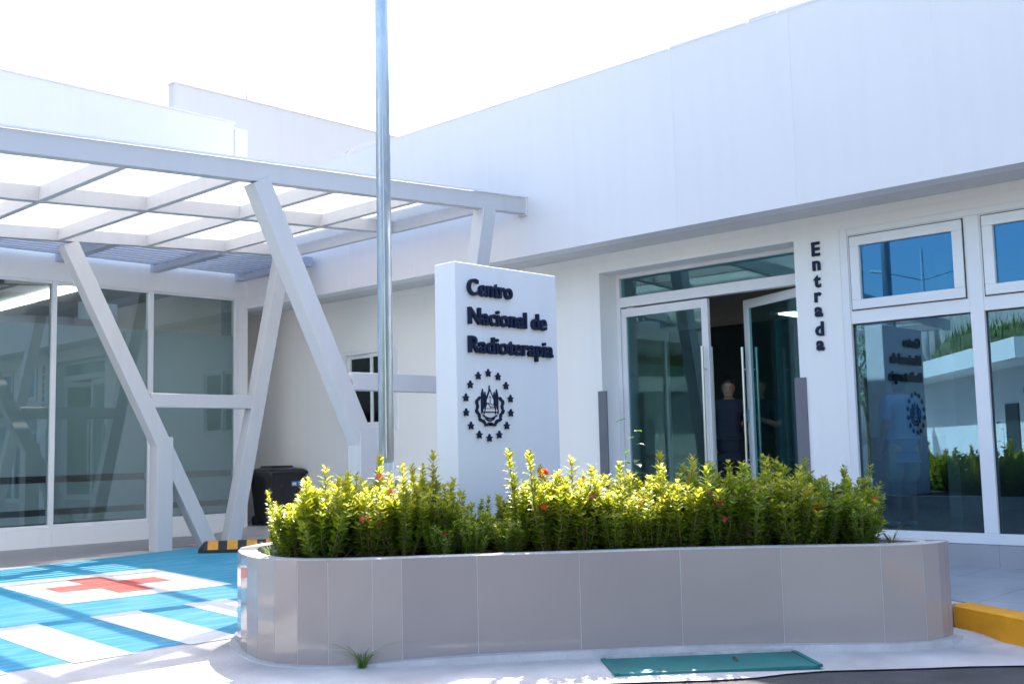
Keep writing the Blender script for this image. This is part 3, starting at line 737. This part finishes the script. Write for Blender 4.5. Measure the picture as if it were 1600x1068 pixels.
# teal access cover in the apron
cvr = thing('access_cover', 'teal painted metal access cover set in the concrete before the planter', 'cover', (6.2, 4.2, 0))
a, b = Vector((5.92, 4.86)), Vector((6.93, 3.98)); dd = (b-a).normalized(); nn = Vector((-dd.y, dd.x)); nn = -nn if nn.dot(Vector((1, 1))) > 0 else nn
q = [a, b, b+nn*0.50, a+nn*0.50]
part(cvr, 'plate', MB().prism([tuple(v) for v in (q[0], q[3], q[2], q[1])], -0.01, 0.012), 'teal', bevel=0.003)
e = [a+dd*.0+nn*-.03, b+nn*-.03, b, a]
part(cvr, 'frame', MB().prism([tuple(v) for v in (e[0], e[3], e[2], e[1])], -0.01, 0.03), 'rim')
for q0, q1 in ((a, a+nn*0.50), (b, b+nn*0.50)):
    part(cvr, 'side_bar', MB().bar((q0.x, q0.y, .008), (q1.x, q1.y, .008), .035, .018), 'teal')
h = a+dd*0.86+nn*0.17
part(cvr, 'handle', MB().tube([(h.x, h.y, .012), (h.x+nn.x*.02, h.y+nn.y*.02, .03), (h.x+nn.x*.08, h.y+nn.y*.08, .03), (h.x+nn.x*.1, h.y+nn.y*.1, .012)], .006, 6), 'stem')

# ------------------------------------------------------------------ pole
po = thing('steel_pole', 'tall galvanised steel pole bolted between two cement stubs', 'pole', (6.05, 7.30, 0.65))
pm = MB(); rr = 0.066; prof = []
for k in range(24):
    prof.append(rr)
pm.tube([(6.05, 7.30, 0.5), (6.05, 7.30, 1.36)], rr+0.004, 20); part(po, 'lower_sleeve', pm, 'galv', smooth=False)
pm = MB().tube([(6.05, 7.30, 1.36), (6.05, 7.30, 9.5)], [rr, rr*0.86], 20)
part(po, 'shaft', pm, 'galv', smooth=True)
for s in (-1, 1):
    c = (6.05+s*0.085*RT.x/math.hypot(RT.x, RT.y), 7.30+s*0.085*RT.y/math.hypot(RT.x, RT.y))
    part(po, 'cement_stub', MB().box(6.05+s*.115-.045, 6.05+s*.115+.045, 7.22, 7.38, 0.5, 1.235), 'cement', bevel=0.006)
part(po, 'clamp_bolt', MB().tube([(5.87, 7.30, 1.1), (6.23, 7.30, 1.1)], .012, 8), 'galv')
for x_, sgx in ((6.05-rr*.72, -1), (6.05-rr*.2, 1)):
    part(po, 'seam', MB().tube([(x_, 7.30-rr*.86, 1.4), (x_, 7.30-rr*.80, 9.4)], .006, 6), 'galv')

# ------------------------------------------------------------------ bin
bn = thing('litter_bin', 'black plastic wheeled bin with domed lid and small sticker', 'bin', (10.62, 15.70, 0.28))
BW = 0.36
def rrect(w_, d_, r_, n=4):
    out = []
    for cx, cy, a0 in ((w_-r_, d_-r_, 0), (-w_+r_, d_-r_, 90), (-w_+r_, -d_+r_, 180), (w_-r_, -d_+r_, 270)):
        for k in range(n+1): out.append((cx+r_*math.cos(R(a0+90*k/n)), cy+r_*math.sin(R(a0+90*k/n))))
    return out
def loft(sections):
    mb = MB(); n = len(sections[0][0])
    for poly, z in sections: mb.v += [(x, y, z) for x, y in poly]
    for s in range(len(sections)-1):
        for i in range(n): mb.f.append((s*n+i, s*n+(i+1) % n, (s+1)*n+(i+1) % n, (s+1)*n+i))
    mb.f.append(tuple(range(n-1, -1, -1))); mb.f.append(tuple((len(sections)-1)*n+i for i in range(n)))
    return mb
lpart(bn, 'body', loft([(rrect(.26, .27, .05), 0.02), (rrect(.33, .33, .05), .80), (rrect(.355, .355, .05), .80), (rrect(.355, .355, .05), .84)]), 'binplastic')
ld = lpart(bn, 'lid', loft([(rrect(.385, .385, .05), .842), (rrect(.385, .385, .05), .885), (rrect(.34, .34, .05), .925), (rrect(.22, .22, .06), .955), (rrect(.20, .20, .05), .985)]), 'binplastic')
st = lpart(bn, 'sticker', MB().box(.06, .27, -.281, -.277, .66, .75), 'sticker')
st.rotation_euler = (R(4.4), 0, 0)
s2 = lpart(st, 'sticker_print', MB().box(.08, .16, -.2835, -.2812, .68, .73), 'stickerw')
for s in (-1, 1): lpart(bn, 'wheel', MB().tube([(s*.30, .22, .08), (s*.24, .22, .08)], .08, 14), 'rubber')

# ------------------------------------------------------------------ wheel stop
ws = thing('wheel_stop', 'black rubber wheel stop with yellow reflective bands', 'wheel stop', (8.02, 12.62, gz(8, 12.7)), rotz=R(-38))
ws.scale = (.95, 1.5, 1.35)
pf = [(-.075, 0), (-.075, .03), (-.045, .11), (.045, .11), (.075, .03), (.075, 0)]
mb = MB(); n = 6
for x_, k in ((-.60, .8), (-.52, 1.0), (.52, 1.0), (.60, .8)):
    mb.v += [(x_, y*k, z*(0.35 if k < 1 else 1)) for y, z in pf]
mb.f = [(s*n+i, s*n+(i+1) % n, (s+1)*n+(i+1) % n, (s+1)*n+i) for s in range(3) for i in range(n)] + [tuple(range(n-1, -1, -1)), tuple(3*n+i for i in range(n))]
lpart(ws, 'body', mb, 'rubber')
for k in range(4):
    x0 = -.47+.26*k; mb = MB()
    for x_ in (x0, x0+.14): mb.v += [(x_, -.0775, .034), (x_, -.0465, .113), (x_, .0465, .113), (x_, .0775, .034)]
    mb.f = [(0, 4, 5, 1), (1, 5, 6, 2), (2, 6, 7, 3)]
    lpart(ws, 'yellow_band', mb, 'reflector')

# ------------------------------------------------------------------ shrubs
def leaf_geo(mb, p, d, up, L_, W_, tone):
    d = d.normalized(); s = d.cross(up)
    if s.length < 1e-4: s = d.orthogonal()
    s.normalize(); nrm = s.cross(d).normalized()
    b1 = p + d*L_*0.35; b2 = p + d*L_*0.72; tip = p + d*L_ - nrm*L_*0.10
    mb.add([p, b1+s*W_*.5+nrm*W_*.16, b1-s*W_*.5+nrm*W_*.16, b2+s*W_*.42+nrm*W_*.1, b2-s*W_*.42+nrm*W_*.1, tip, b1, b2],
           [(0, 6, 1), (0, 2, 6), (6, 7, 3, 1), (6, 2, 4, 7), (7, 5, 3), (7, 4, 5)], tone)
def make_shrub_meshes(seed, hmax, spread, shoots, tone_hi):
    r = random.Random(seed); lm, sm = MB(), MB()
    tips = []
    for s in range(shoots):
        a = r.uniform(0, 2*math.pi); q = spread*math.sqrt(r.random())
        base = Vector((q*.35*math.cos(a), q*.35*math.sin(a), 0)); tall = r.random()
        h = hmax*(0.55+0.45*tall) if r.random() > .12 else hmax*r.uniform(1.0, 1.38)
        tip = Vector((q*math.cos(a)+r.gauss(0, .02), q*math.sin(a)+r.gauss(0, .02), h))
        mid = base.lerp(tip, .5) + Vector((math.cos(a), math.sin(a), 0))*0.05*r.random()
        pts = [base, mid, tip]
        sm.tube(pts, [.006, .0045, .002], 4, False)
        n = int(h/0.024); az = r.uniform(0, 6.28)
        for k in range(n):
            t = (k+0.5)/n
            if t < 0.10: continue
            pz = (base*(1-t)**2 + mid*2*t*(1-t) + tip*t*t); dr_ = (mid-base)*(1-t)+(tip-mid)*t; dr_.normalize()
            az += R(90)+r.gauss(0, .25)
            L_ = r.uniform(.052, .082)*(1.0 if t < .85 else 1.0-1.8*(t-.85)); W_ = L_*r.uniform(.40, .52)
            o1 = dr_.orthogonal().normalized(); o2 = dr_.cross(o1)
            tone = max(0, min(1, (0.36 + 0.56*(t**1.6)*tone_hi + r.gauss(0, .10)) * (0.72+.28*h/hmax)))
            for sd in (0, math.pi) if k % 3 else (0, math.pi, math.pi/2, -math.pi/2):
                out = o1*math.cos(az+sd)+o2*math.sin(az+sd); el = r.uniform(.45, 1.0)*(1.25 if t > .85 else 1)
                leaf_geo(lm, pz, out+dr_*el, dr_, L_, W_, max(0, min(1, tone+r.gauss(0, .05))))
        tips.append(tip)
    return lm.mesh('shrub_foliage'), sm.mesh('shrub_stems'), tips
VAR = [make_shrub_meshes(40+i, *a) for i, a in enumerate([(.50, .24, 34, 1.0), (.47, .26, 36, .95), (.54, .22, 30, 1.05), (.46, .25, 38, .55), (.50, .25, 38, .35), (.44, .27, 40, .2)])]  # last three variants carry shade as a darker leaf tone
def flower_mesh(seed):
    r = random.Random(seed); mb = MB()
    for k in range(16):
        d = Vector((r.gauss(0, 1), r.gauss(0, 1), abs(r.gauss(.6, .6)))).normalized(); c = d*.024
        s = d.orthogonal().normalized(); s2_ = d.cross(s); a0 = r.uniform(0, 6.28)
        for q in range(4):
            a = a0+q*math.pi/2; v = s*math.cos(a)+s2_*math.sin(a); u = d.cross(v)
            mb.add([c, c+v*.010+u*.005+d*.002, c+v*.019, c+v*.010-u*.005+d*.002], [(0, 1, 2, 3)])
    mb.v = [tuple(1.25*c for c in v) for v in mb.v]
    return mb.mesh('flower_cluster')
FLW = [flower_mesh(i) for i in range(4)]
def inside(poly, x, y):
    c = False
    for i in range(len(poly)):
        (x1, y1), (x2, y2) = poly[i], poly[i-1]
        if (y1 > y) != (y2 > y) and x < (x2-x1)*(y-y1)/(y2-y1)+x1: c = not c
    return c
hedge_in = inset(outline, sgn*0.26)
# plant positions: rows following the front face
rs = random.Random(21); spots = []
full = curve
def along(frac_list, off):
    ins = inset(outline, sgn*off)[:len(curve)]
    acc = [0]
    for a, b in zip(ins, ins[1:]): acc.append(acc[-1]+math.hypot(b[0]-a[0], b[1]-a[1]))
    for fr_ in frac_list:
        t = fr_*acc[-1]
        for i in range(len(acc)-1):
            if acc[i] <= t <= acc[i+1]:
                u = (t-acc[i])/max(1e-6, acc[i+1]-acc[i])
                yield (ins[i][0]+u*(ins[i+1][0]-ins[i][0]), ins[i][1]+u*(ins[i+1][1]-ins[i][1])); break
rows = [(0.34, 22), (0.60, 20), (0.88, 17), (1.15, 13)]
for ro, (off, cnt) in enumerate(rows):
    for k, (x, y) in enumerate(along([(k+.5+.25*(ro % 2))/(cnt+.3) for k in range(cnt)], off)):
        x += rs.gauss(0, .03); y += rs.gauss(0, .03)
        if SX0-.14 < x < SX1+.14 and SYF-.20 < y < SYF+.45: continue
        if math.hypot(x-6.05, y-7.3) < .24: continue
        d_ = Vector((x, y, 1.0))-EYE; px_ = 800+FPX*RT.dot(d_)/F.dot(d_)
        if not 432 < px_ < 1345: continue
        spots.append((x, y, ro))
cols_ = {0: 'front row of the planter', 1: 'middle of the planter', 2: 'back of the planter'}
def imgx(x, y, z):
    d = Vector((x, y, z))-EYE; return 800+FPX*RT.dot(d)/F.dot(d)
k = 0; fk = 0
seen = {}
for (x, y, ro) in spots:
    px = imgx(x, y, 1.0)
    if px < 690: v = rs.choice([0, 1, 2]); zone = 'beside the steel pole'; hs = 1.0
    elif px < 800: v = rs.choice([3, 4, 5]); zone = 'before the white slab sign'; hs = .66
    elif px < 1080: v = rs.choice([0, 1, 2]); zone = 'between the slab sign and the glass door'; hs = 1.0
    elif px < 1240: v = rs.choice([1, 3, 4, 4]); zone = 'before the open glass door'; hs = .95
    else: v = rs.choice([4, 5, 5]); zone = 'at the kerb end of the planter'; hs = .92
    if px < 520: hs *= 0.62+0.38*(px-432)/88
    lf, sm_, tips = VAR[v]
    nf = rs.choice([0, 0, 1, 1, 2]) if ro < 3 else rs.choice([0, 1])
    where = ('front row' if ro == 0 else 'second row' if ro == 1 else 'third row' if ro == 2 else 'back row')
    lab = ('leafy shrub, no flowers', 'one-flowered shrub', 'two-flowered shrub')[nf] + f', planter {where}, {zone}'
    t = thing('ixora_shrub', lab, 'shrub', (x, y, PTOP-0.05), 'flowering shrubs in the planter', rotz=rs.uniform(0, 6.28))
    s_ = hs*rs.uniform(.80, 1.10); t.scale = (s_*1.02, s_*1.02, s_)
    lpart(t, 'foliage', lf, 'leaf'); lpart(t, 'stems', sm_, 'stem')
    for q in range(nf):
        tp = rs.choice(tips)
        lpart(t, 'flower_cluster', FLW[fk % 4], 'flower' if rs.random() < .8 else 'pink', loc=(tp.x*rs.uniform(.8, 1.05), tp.y*rs.uniform(.8, 1.05), tp.z*rs.uniform(.72, 1.02))); fk += 1

# grass tufts, sapling and the weed at the planter foot
def tuft(seed, n, h, spread, droop=1.0):
    r = random.Random(seed); mb = MB()
    for k in range(n):
        a = r.uniform(0, 6.28); L_ = h*r.uniform(.5, 1.1); out = Vector((math.cos(a), math.sin(a), 0)); s = Vector((-out.y, out.x, 0))
        b = out*r.uniform(0, .03); w_ = r.uniform(.003, .006); tone = r.random(); pv = []
        for i in range(6):
            t = i/5; p_ = b + out*(spread*L_*t*t*droop) + Vector((0, 0, L_*(t-.42*droop*t*t*t)))
            ww = w_*(1-t)+.0004; pv += [p_-s*ww, p_+s*ww]
        mb.add(pv, [(2*i, 2*i+1, 2*i+3, 2*i+2) for i in range(5)], tone)
    return mb
for i, (x, y, z_, n_, h_, sp, lab) in enumerate([
    (4.66, 6.95, PTOP-.05, 22, .22, .8, 'grass tuft spilling over the rounded end of the planter'),
    (4.80, 6.42, PTOP-.05, 26, .26, .7, 'grass tuft growing under the shrubs beside the steel pole'),
    (7.55, 3.72, PTOP-.05, 46, .34, .9, 'thick grass tuft spilling at the kerb end of the planter'),
    (7.22, 4.10, PTOP-.05, 40, .34, .9, 'long grass tuft among the shrubs before the pillar'),
    (7.72, 3.60, PTOP-.05, 24, .26, 1.0, 'loose grass tuft on the planter corner below the windows'),
    (6.9, 4.55, PTOP-.05, 26, .40, .6, 'tall grass tuft among the shrubs before the glass door'),
    (4.74, 6.00, gz(4.7, 6)-.01, 44, .30, 1.25, 'green weed sprouting from the joint at the foot of the planter')]):
    tag(link('grass_tuft' if i < 6 else 'weed', tuft(60+i, n_, h_, sp, .6 if 'tall' in lab else 1.0).mesh('grass_tuft'), 'grass', loc=(x, y, z_)), lab, 'grass' if i < 6 else 'weed')
sp_ = thing('sapling', 'thin sapling with round leaves rising above the shrubs before the door', 'sapling', (7.02, 5.4, PTOP-.05))
mb = MB(); pts = [Vector((0.02*math.sin(t*5), .015*math.cos(t*4), .98*t)) for t in [i/9 for i in range(10)]]
mb.tube(pts, [.006-.0045*i/9 for i in range(10)], 5)
lpart(sp_, 'stem', mb, 'stem'); mb = MB(); r = random.Random(5)
for t in range(15):
    p_ = pts[min(9, 3+t*6//14)] + Vector((0, 0, r.uniform(-.03, .04))); a = t*2.4
    leaf_geo(mb, p_+Vector((math.cos(a), math.sin(a), .1))*.03, Vector((math.cos(a), math.sin(a), r.uniform(-.3, .4))), Vector((0, 0, 1)), r.uniform(.07, .10), .06, r.random())
lpart(sp_, 'leaves', mb, 'leafdark')

# ------------------------------------------------------------------ people (skinned skeletons)
def skin_mesh(verts, edges, root=0, sub=2):
    """verts: list of (point, radius or (rx, ry)); returns an evaluated continuous mesh"""
    me = bpy.data.meshes.new('body'); me.from_pydata([v[0] for v in verts], edges, []); me.update()
    o = bpy.data.objects.new('body', me); COL.objects.link(o)
    o.modifiers.new('skin', 'SKIN'); ss = o.modifiers.new('sub', 'SUBSURF'); ss.levels = sub; ss.render_levels = sub
    for i, v in enumerate(verts):
        q = v[1] if isinstance(v[1], tuple) else (v[1], v[1])
        me.skin_vertices[0].data[i].radius = q; me.skin_vertices[0].data[i].use_root = (i == root)
    dg = bpy.context.evaluated_depsgraph_get(); dg.update()
    out = bpy.data.meshes.new_from_object(o.evaluated_get(dg)); bpy.data.objects.remove(o); bpy.data.meshes.remove(me)
    return out
def person(label, loc, rotz, H, arms, top, bottom, hair, shorts=False, dress=False, shoe='trouser', longhair=False):
    k = H/1.72; t = thing('person', label, 'person', loc, rotz=rotz)
    V = lambda x, y, z: (x*k, y*k, z*k)
    # arms: per side (elbow, wrist), figure faces -y
    verts = [(V(0, 0, .95), (.135*k, .10*k)), (V(0, 0, 1.12), (.125*k, .095*k)), (V(0, .01, 1.30), (.15*k, .10*k)), (V(0, .01, 1.41), (.10*k, .075*k)),
             (V(0, 0, 1.49), .052*k), (V(0, -.005, 1.56), .05*k)]
    edges = [(0,1),(1,2),(2,3),(3,4),(4,5)]
    hands = []
    for s in (-1, 1):
        el, wr = arms[0 if s < 0 else 1]
        b = len(verts); verts += [(V(s*.18, .01, 1.40), .062*k), (V(*el), .045*k), (V(*wr), .031*k)]
        edges += [(3, b), (b, b+1), (b+1, b+2)]
        d = (Vector(wr)-Vector(el)).normalized(); sd = d.cross(Vector((s, .3, .1))).normalized()
        pm_ = Vector(wr)+d*.075; verts.append((V(*pm_), (.036*k, .02*k))); edges.append((b+2, b+3))
        curl = d.cross(sd)
        for fi_ in range(4):
            o_ = sd*(.027-.018*fi_); L_ = (.07, .08, .075, .058)[fi_]
            p1 = pm_+o_+d*.025; p2 = p1+d*L_*.55+curl*.01; p3 = p2+d*L_*.35+curl*.025
            c = len(verts); verts += [(V(*p1), .0095*k), (V(*p2), .0085*k), (V(*p3), .007*k)]; edges += [(b+3, c), (c, c+1), (c+1, c+2)]
        p1 = Vector(wr)+d*.035+sd*.038; p2 = p1+d*.04+sd*.02+curl*.01
        c = len(verts); verts += [(V(*p1), .011*k), (V(*p2), .009*k)]; edges += [(b+2, c), (c, c+1)]
    for s in (-1, 1):
        b = len(verts); verts += [(V(s*.095, 0, .88), .092*k), (V(s*.10, -.012, .50), .058*k), (V(s*.105, .012, .10), .038*k), (V(s*.115, -.06, .035), (.042*k, .03*k)), (V(s*.12, -.15, .03), (.036*k, .024*k))]
        edges += [(0, b), (b, b+1), (b+1, b+2), (b+2, b+3), (b+3, b+4)]
    bm_ = skin_mesh(verts, edges); fb = bmesh.new(); fb.from_mesh(bm_)
    rings = [(1.490, .030, .030, -.012), (1.500, .046, .056, -.020), (1.520, .056, .072, -.016), (1.550, .064, .084, -.010), (1.585, .070, .092, -.004), (1.620, .074, .096, 0), (1.655, .075, .096, .004), (1.690, .068, .088, .006), (1.712, .050, .066, .008), (1.722, .020, .028, .008)]
    rows_ = []
    for zz, rx, ry, yc in rings:                                # head: jaw to crown, nose, brow and ears pushed out
        row = []
        for q in range(20):
            a = 2*math.pi*q/20; x_, y_ = rx*math.sin(a), yc-ry*math.cos(a)
            if q == 0 and 1.57 < zz < 1.60: y_ -= .024
            elif q == 0 and 1.54 < zz < 1.57: y_ -= .006
            if q in (5, 15) and 1.56 < zz < 1.63: x_ *= 1.16
            if q in (1, 2, 18, 19) and 1.61 < zz < 1.63: y_ += .006
            row.append(fb.verts.new(V(x_, y_, zz)))
        rows_.append(row)
    for ra, rb2 in zip(rows_, rows_[1:]):
        for q in range(20): fb.faces.new((ra[q], ra[(q+1) % 20], rb2[(q+1) % 20], rb2[q]))
    fb.faces.new(rows_[-1]); fb.faces.new(rows_[0][::-1]); fb.to_mesh(bm_); fb.free()
    lpart(t, 'body', bm_, 'skin', smooth=True)
    sv = [(V(0, 0, .86), (.163*k, .128*k)), (V(0, 0, .98), (.166*k, .13*k)), (V(0, .01, 1.28), (.19*k, .138*k)), (V(0, .01, 1.41), (.145*k, .108*k)), (V(0, .005, 1.475), .074*k), (V(0, 0, .835), (.158*k, .124*k))]
    se = [(0,1),(1,2),(2,3),(3,4),(5,0)]
    for s in (-1, 1):
        el, wr = arms[0 if s < 0 else 1]; b = len(sv); sh = Vector((s*.18, .01, 1.40)); e_ = sh.lerp(Vector(el), .85)
        e0 = sh.lerp(Vector(el), .45); sv += [(V(*sh), .096*k), (V(*e0), .080*k), (V(*e_), .074*k)]; se += [(3, b), (b, b+1), (b+1, b+2)]
    lpart(t, 'shirt', skin_mesh(sv, se), top, smooth=True)
    if dress:
        dv = [(V(0, 0, 1.0), (.15*k, .12*k)), (V(0, 0, .75), (.18*k, .14*k)), (V(0, 0, .35), (.19*k, .15*k))]
        lpart(t, 'skirt', skin_mesh(dv, [(0,1),(1,2)]), bottom, smooth=True)
    else:
        end = .50 if shorts else .08
        tv = [(V(0, 0, 1.04), (.15*k, .112*k)), (V(0, 0, .90), (.15*k, .112*k))]; te = [(0, 1)]
        for s in (-1, 1):
            b = len(tv)
            if shorts: tv += [(V(s*.10, 0, .80), .112*k), (V(s*.105, -.005, .66), .105*k), (V(s*.11, -.01, .47), .10*k)]
            else: tv += [(V(s*.10, 0, .82), .108*k), (V(s*.103, -.012, .48), .078*k), (V(s*.107, .01, .06), .062*k)]
            te += [(1, b), (b, b+1), (b+1, b+2)]
        lpart(t, 'shorts' if shorts else 'trousers', skin_mesh(tv, te), bottom, smooth=True)
    hm = MB(); hr = [(1.60, .081, .104, .022), (1.64, .083, .105, .014), (1.675, .081, .102, .010), (1.705, .070, .090, .010), (1.728, .048, .062, .010), (1.738, .015, .02, .010)]
    if longhair: hr = [(1.36, .085, .04, .085), (1.46, .088, .06, .07), (1.54, .086, .085, .045)] + hr
    for zz, rx, ry, yc in hr:
        for q in range(20):
            a = 2*math.pi*q/20; y_ = yc-ry*math.cos(a)
            if zz < 1.67 and math.cos(a) > .25: y_ = max(y_, -.045 + (0 if zz > 1.65 else .05))
            hm.v.append(V(rx*math.sin(a), y_, zz))
    for i_ in range(len(hr)-1):
        for q in range(20): hm.f.append((i_*20+q, i_*20+(q+1) % 20, (i_+1)*20+(q+1) % 20, (i_+1)*20+q))
    hm.f.append(tuple((len(hr)-1)*20+q for q in range(20)))
    lpart(t, 'hair', hm, hair, smooth=True)
    for s in (-1, 1):
        lpart(t, 'eye', MB().box(s*.03*k-.010*k, s*.03*k+.010*k, -.094*k, -.086*k, 1.614*k, 1.624*k), 'hair')
        lpart(t, 'shoe', skin_mesh([(V(s*.107, .03, .045), (.045*k, .042*k)), (V(s*.115, -.06, .04), (.05*k, .036*k)), (V(s*.12, -.17, .032), (.045*k, .03*k))], [(0,1),(1,2)], sub=1), shoe, smooth=True)
    lpart(t, 'mouth', MB().box(-.022*k, .022*k, -.098*k, -.090*k, 1.545*k, 1.552*k), 'dress')
    return t
DOWN = [((-.24, .03, 1.13), (-.26, -.04, .90)), ((.24, .03, 1.13), (.26, -.04, .90))]
# facing -y in their own space; rotz = -90 deg faces -X (towards the street)
person('person in navy polo and dark trousers standing in the open doorway, forearm lowered', (12.10, 7.72, FZ), R(-62), 1.78,
       [((-.25, -.02, 1.14), (-.20, -.16, .95)), ((.24, .03, 1.13), (.26, -.04, .90))], 'polo', 'trouser', 'hair')
pb = person('person in dark polo behind the open door leaf holding up a phone', (12.35, 7.42, FZ), R(-75), 1.78,
       [((-.25, -.05, 1.13), (-.06, -.28, 1.22)), ((.25, -.05, 1.13), (.06, -.28, 1.22))], 'polo', 'trouser', 'hair')
ph = thing('phone', 'phone held up by the person behind the open door leaf', 'phone', (12.35, 7.42, FZ), rotz=R(-75))
lpart(ph, 'case', MB().box(-.04, .04, -.435, -.425, 1.22, 1.38), 'phone', bevel=0.004)
lpart(ph, 'screen', MB().box(-.035, .035, -.424, -.4235, 1.23, 1.37), 'dark_in')
person('woman in dark dress with long hair standing deep inside the lobby', (17.0, 11.75, FZ), R(-60), 1.52, DOWN, 'dress', 'dress', 'hair', dress=True, longhair=True)
person('person in light blue shirt and khaki shorts standing inside behind the tall window', (11.78, 5.30, FZ), R(150), 1.70, DOWN, 'skyblue', 'khaki', 'hair', shorts=True, shoe='shoe')

# ------------------------------------------------------------------ what the windows mirror: gatehouse, bank, wall, street lamp
gd = Vector((5.64, -4.42, 0)).normalized(); gn = Vector((-gd.y, gd.x, 0)); gn = gn if gn.y > 0 else -gn
GC = Vector((-2.7, 8.5, 0))
def gp(s, d, z): q = GC - gd*s + gn*d; return (q.x, q.y, z)
def gbox(mb, s0, s1, d0, d1, z0, z1):
    return mb.add([gp(s0,d0,z0), gp(s1,d0,z0), gp(s1,d1,z0), gp(s0,d1,z0), gp(s0,d0,z1), gp(s1,d0,z1), gp(s1,d1,z1), gp(s0,d1,z1)],
                  [(0,1,2,3),(7,6,5,4),(4,5,1,0),(5,6,2,1),(6,7,3,2),(7,4,0,3)])
gh = thing('gatehouse', 'low white gatehouse with thick flat roof across the forecourt', 'building', tuple(GC))
part(gh, 'wall', gbox(MB(), 0.9, 11.6, -4.6, -1.1, 0, 3.2), 'wall')
part(gh, 'roof', gbox(MB(), 0, 12, -5.2, 0, 3.2, 3.66), 'wall')
part(gh, 'door', gbox(MB(), 3.1, 4.0, -1.12, -1.06, 0.05, 2.3), 'dark_in')
part(gh, 'wall_lamp', gbox(MB(), 2.2, 2.35, -1.1, -.95, 2.5, 2.65), 'guard')
chr_ = thing('folding_chair', 'white folding chair beside the gatehouse door', 'chair', gp(2.1, -.65, 0), rotz=R(50))
for s in (-.2, .2):
    lpart(chr_, 'leg', MB().tube([(s, -.22, 0), (s, .12, .88)], .013, 6), 'stickerw'); lpart(chr_, 'leg', MB().tube([(s*.9, .24, 0), (s*.9, -.12, .46)], .013, 6), 'stickerw')
lpart(chr_, 'seat', MB().box(-.2, .2, -.22, .18, .44, .465), 'stickerw'); lpart(chr_, 'backrest', MB().box(-.2, .2, .07, .1, .64, .87), 'stickerw')
hl_ = MB(); rh = random.Random(9)
for i in range(41):
    for j in range(13):
        x_ = -12.5-0.75*j; z_ = -0.05+5.6*sstep(.15+.85*j/12)*min(1, j) + (.3*rh.random() if j else 0)
        hl_.v.append((x_, -16+0.82*i, z_))
for i in range(40):
    for j in range(12):
        a = i*13+j; hl_.f.append((a, a+1, a+14, a+13))
struct('grass_bank', hl_, 'hillgrass', smooth=True)
rw = thing('retaining_wall', 'weathered concrete wall along the top of the grassy bank', 'wall', (-21.6, 0, 4.5))
for k in range(11): part(rw, 'wall_panel', MB().box(-21.9, -21.55+.03*(k % 2), -16+3.2*k+.02, -12.8+3.2*k-.02, 4.2, 7.0+.1*(k % 3)), 'oldwall')
lmp = thing('street_lamp', 'tall twin arm street lamp on the far bank', 'street lamp', (-21.2, 18.2, 4.6))
lpart(lmp, 'pole', MB().tube([(0, 0, -.5), (0, 0, 4.6)], [.09, .06], 8), 'galv')
for s in (-1, 1):
    e_ = Vector((.5, .85, 0))*s*1.5
    lpart(lmp, 'arm', MB().tube([(0, 0, 3.3), (e_.x, e_.y, 3.7)], .035, 6), 'galv')
    lpart(lmp, 'lamp_head', MB().bar((e_.x*.9, e_.y*.9, 3.68), (e_.x*1.35, e_.y*1.35, 3.78), .22, .1), 'frame')

ob = thing('street_building', 'plain grey building with rows of windows across the road', 'building', (22, -24, 0))
part(ob, 'wall', MB().box(-6, 60, -34, -24, -0.03, 8.5), 'oldwall')
part(ob, 'roof', MB().box(-6.3, 60.3, -34.3, -23.7, 8.5, 8.8), 'soffit')
for i in range(14):
    for j in range(2):
        wf = part(ob, 'window', MB().box(-3+4.5*i, -1+4.5*i, -24.0, -23.96, 1.2+3.6*j, 2.9+3.6*j), 'frame')
        part(wf, 'pane', MB().box(-2.9+4.5*i, -1.1+4.5*i, -23.96, -23.95, 1.3+3.6*j, 2.8+3.6*j), 'dark_in')

def leafy_tree(label, loc, H, cr_r, seed):
    r = random.Random(seed); t = thing('tree', label, 'tree', loc)
    tk = MB().tube([(0, 0, -.3), (.1, 0, H*.3), (.05, .1, H*.6)], [.22, .16, .09], 8); cw = MB(); ends = []
    for k in range(9):
        a = k*2.4; e = Vector((cr_r*.6*math.cos(a), cr_r*.6*math.sin(a), H*(.5+.05*k))); ends.append(e)
        tk.tube([(.05, .05, H*(.3+.03*k)), e*.6+Vector((0, 0, H*.18)), e], [.08, .05, .02], 5)
    for c in range(46):
        b = Vector(r.choice(ends)) + Vector((r.gauss(0, cr_r*.26), r.gauss(0, cr_r*.26), r.gauss(0, cr_r*.2)))
        tone = r.random()
        for q in range(46):
            d = Vector((r.gauss(0, 1), r.gauss(0, 1), r.gauss(.1, .8))).normalized()
            leaf_geo(cw, b+d*r.uniform(.05, .45), d+Vector((0, 0, -.2)), Vector((0, 0, 1)), r.uniform(.14, .24), r.uniform(.07, .1), max(0, min(1, tone*.7+.3*r.random())))
    lpart(t, 'trunk', tk, 'bark'); lpart(t, 'crown', cw, 'leafdark')
leafy_tree('round green tree beside the weathered wall on the bank', (-20.0, 20.2, 0), 6.6, 2.0, 3)
leafy_tree('broad green tree behind the gatehouse', (-26.5, 24.5, 0), 7.6, 2.6, 4)

gb_ = MB(); rg = random.Random(12)
for k in range(9000):
    j = rg.uniform(.5, 12); x_ = -12.5-.75*j; y_ = rg.uniform(-16, 16.8); z_ = -.1+5.6*sstep(.15+.85*j/12); h_ = rg.uniform(.25, .8)
    a = rg.uniform(0, 6.28); o_ = Vector((math.cos(a), math.sin(a), 0))*.05; l_ = Vector((rg.gauss(0, .15), rg.gauss(0, .15), h_)); p_ = Vector((x_, y_, z_))
    gb_.add([p_-o_, p_+o_, p_+l_], [(0, 1, 2)], rg.random())
tag(link('bank_grass', gb_.mesh('bank_grass'), 'grass', kind='stuff'), 'rough tall grass covering the bank behind the gatehouse', 'grass')
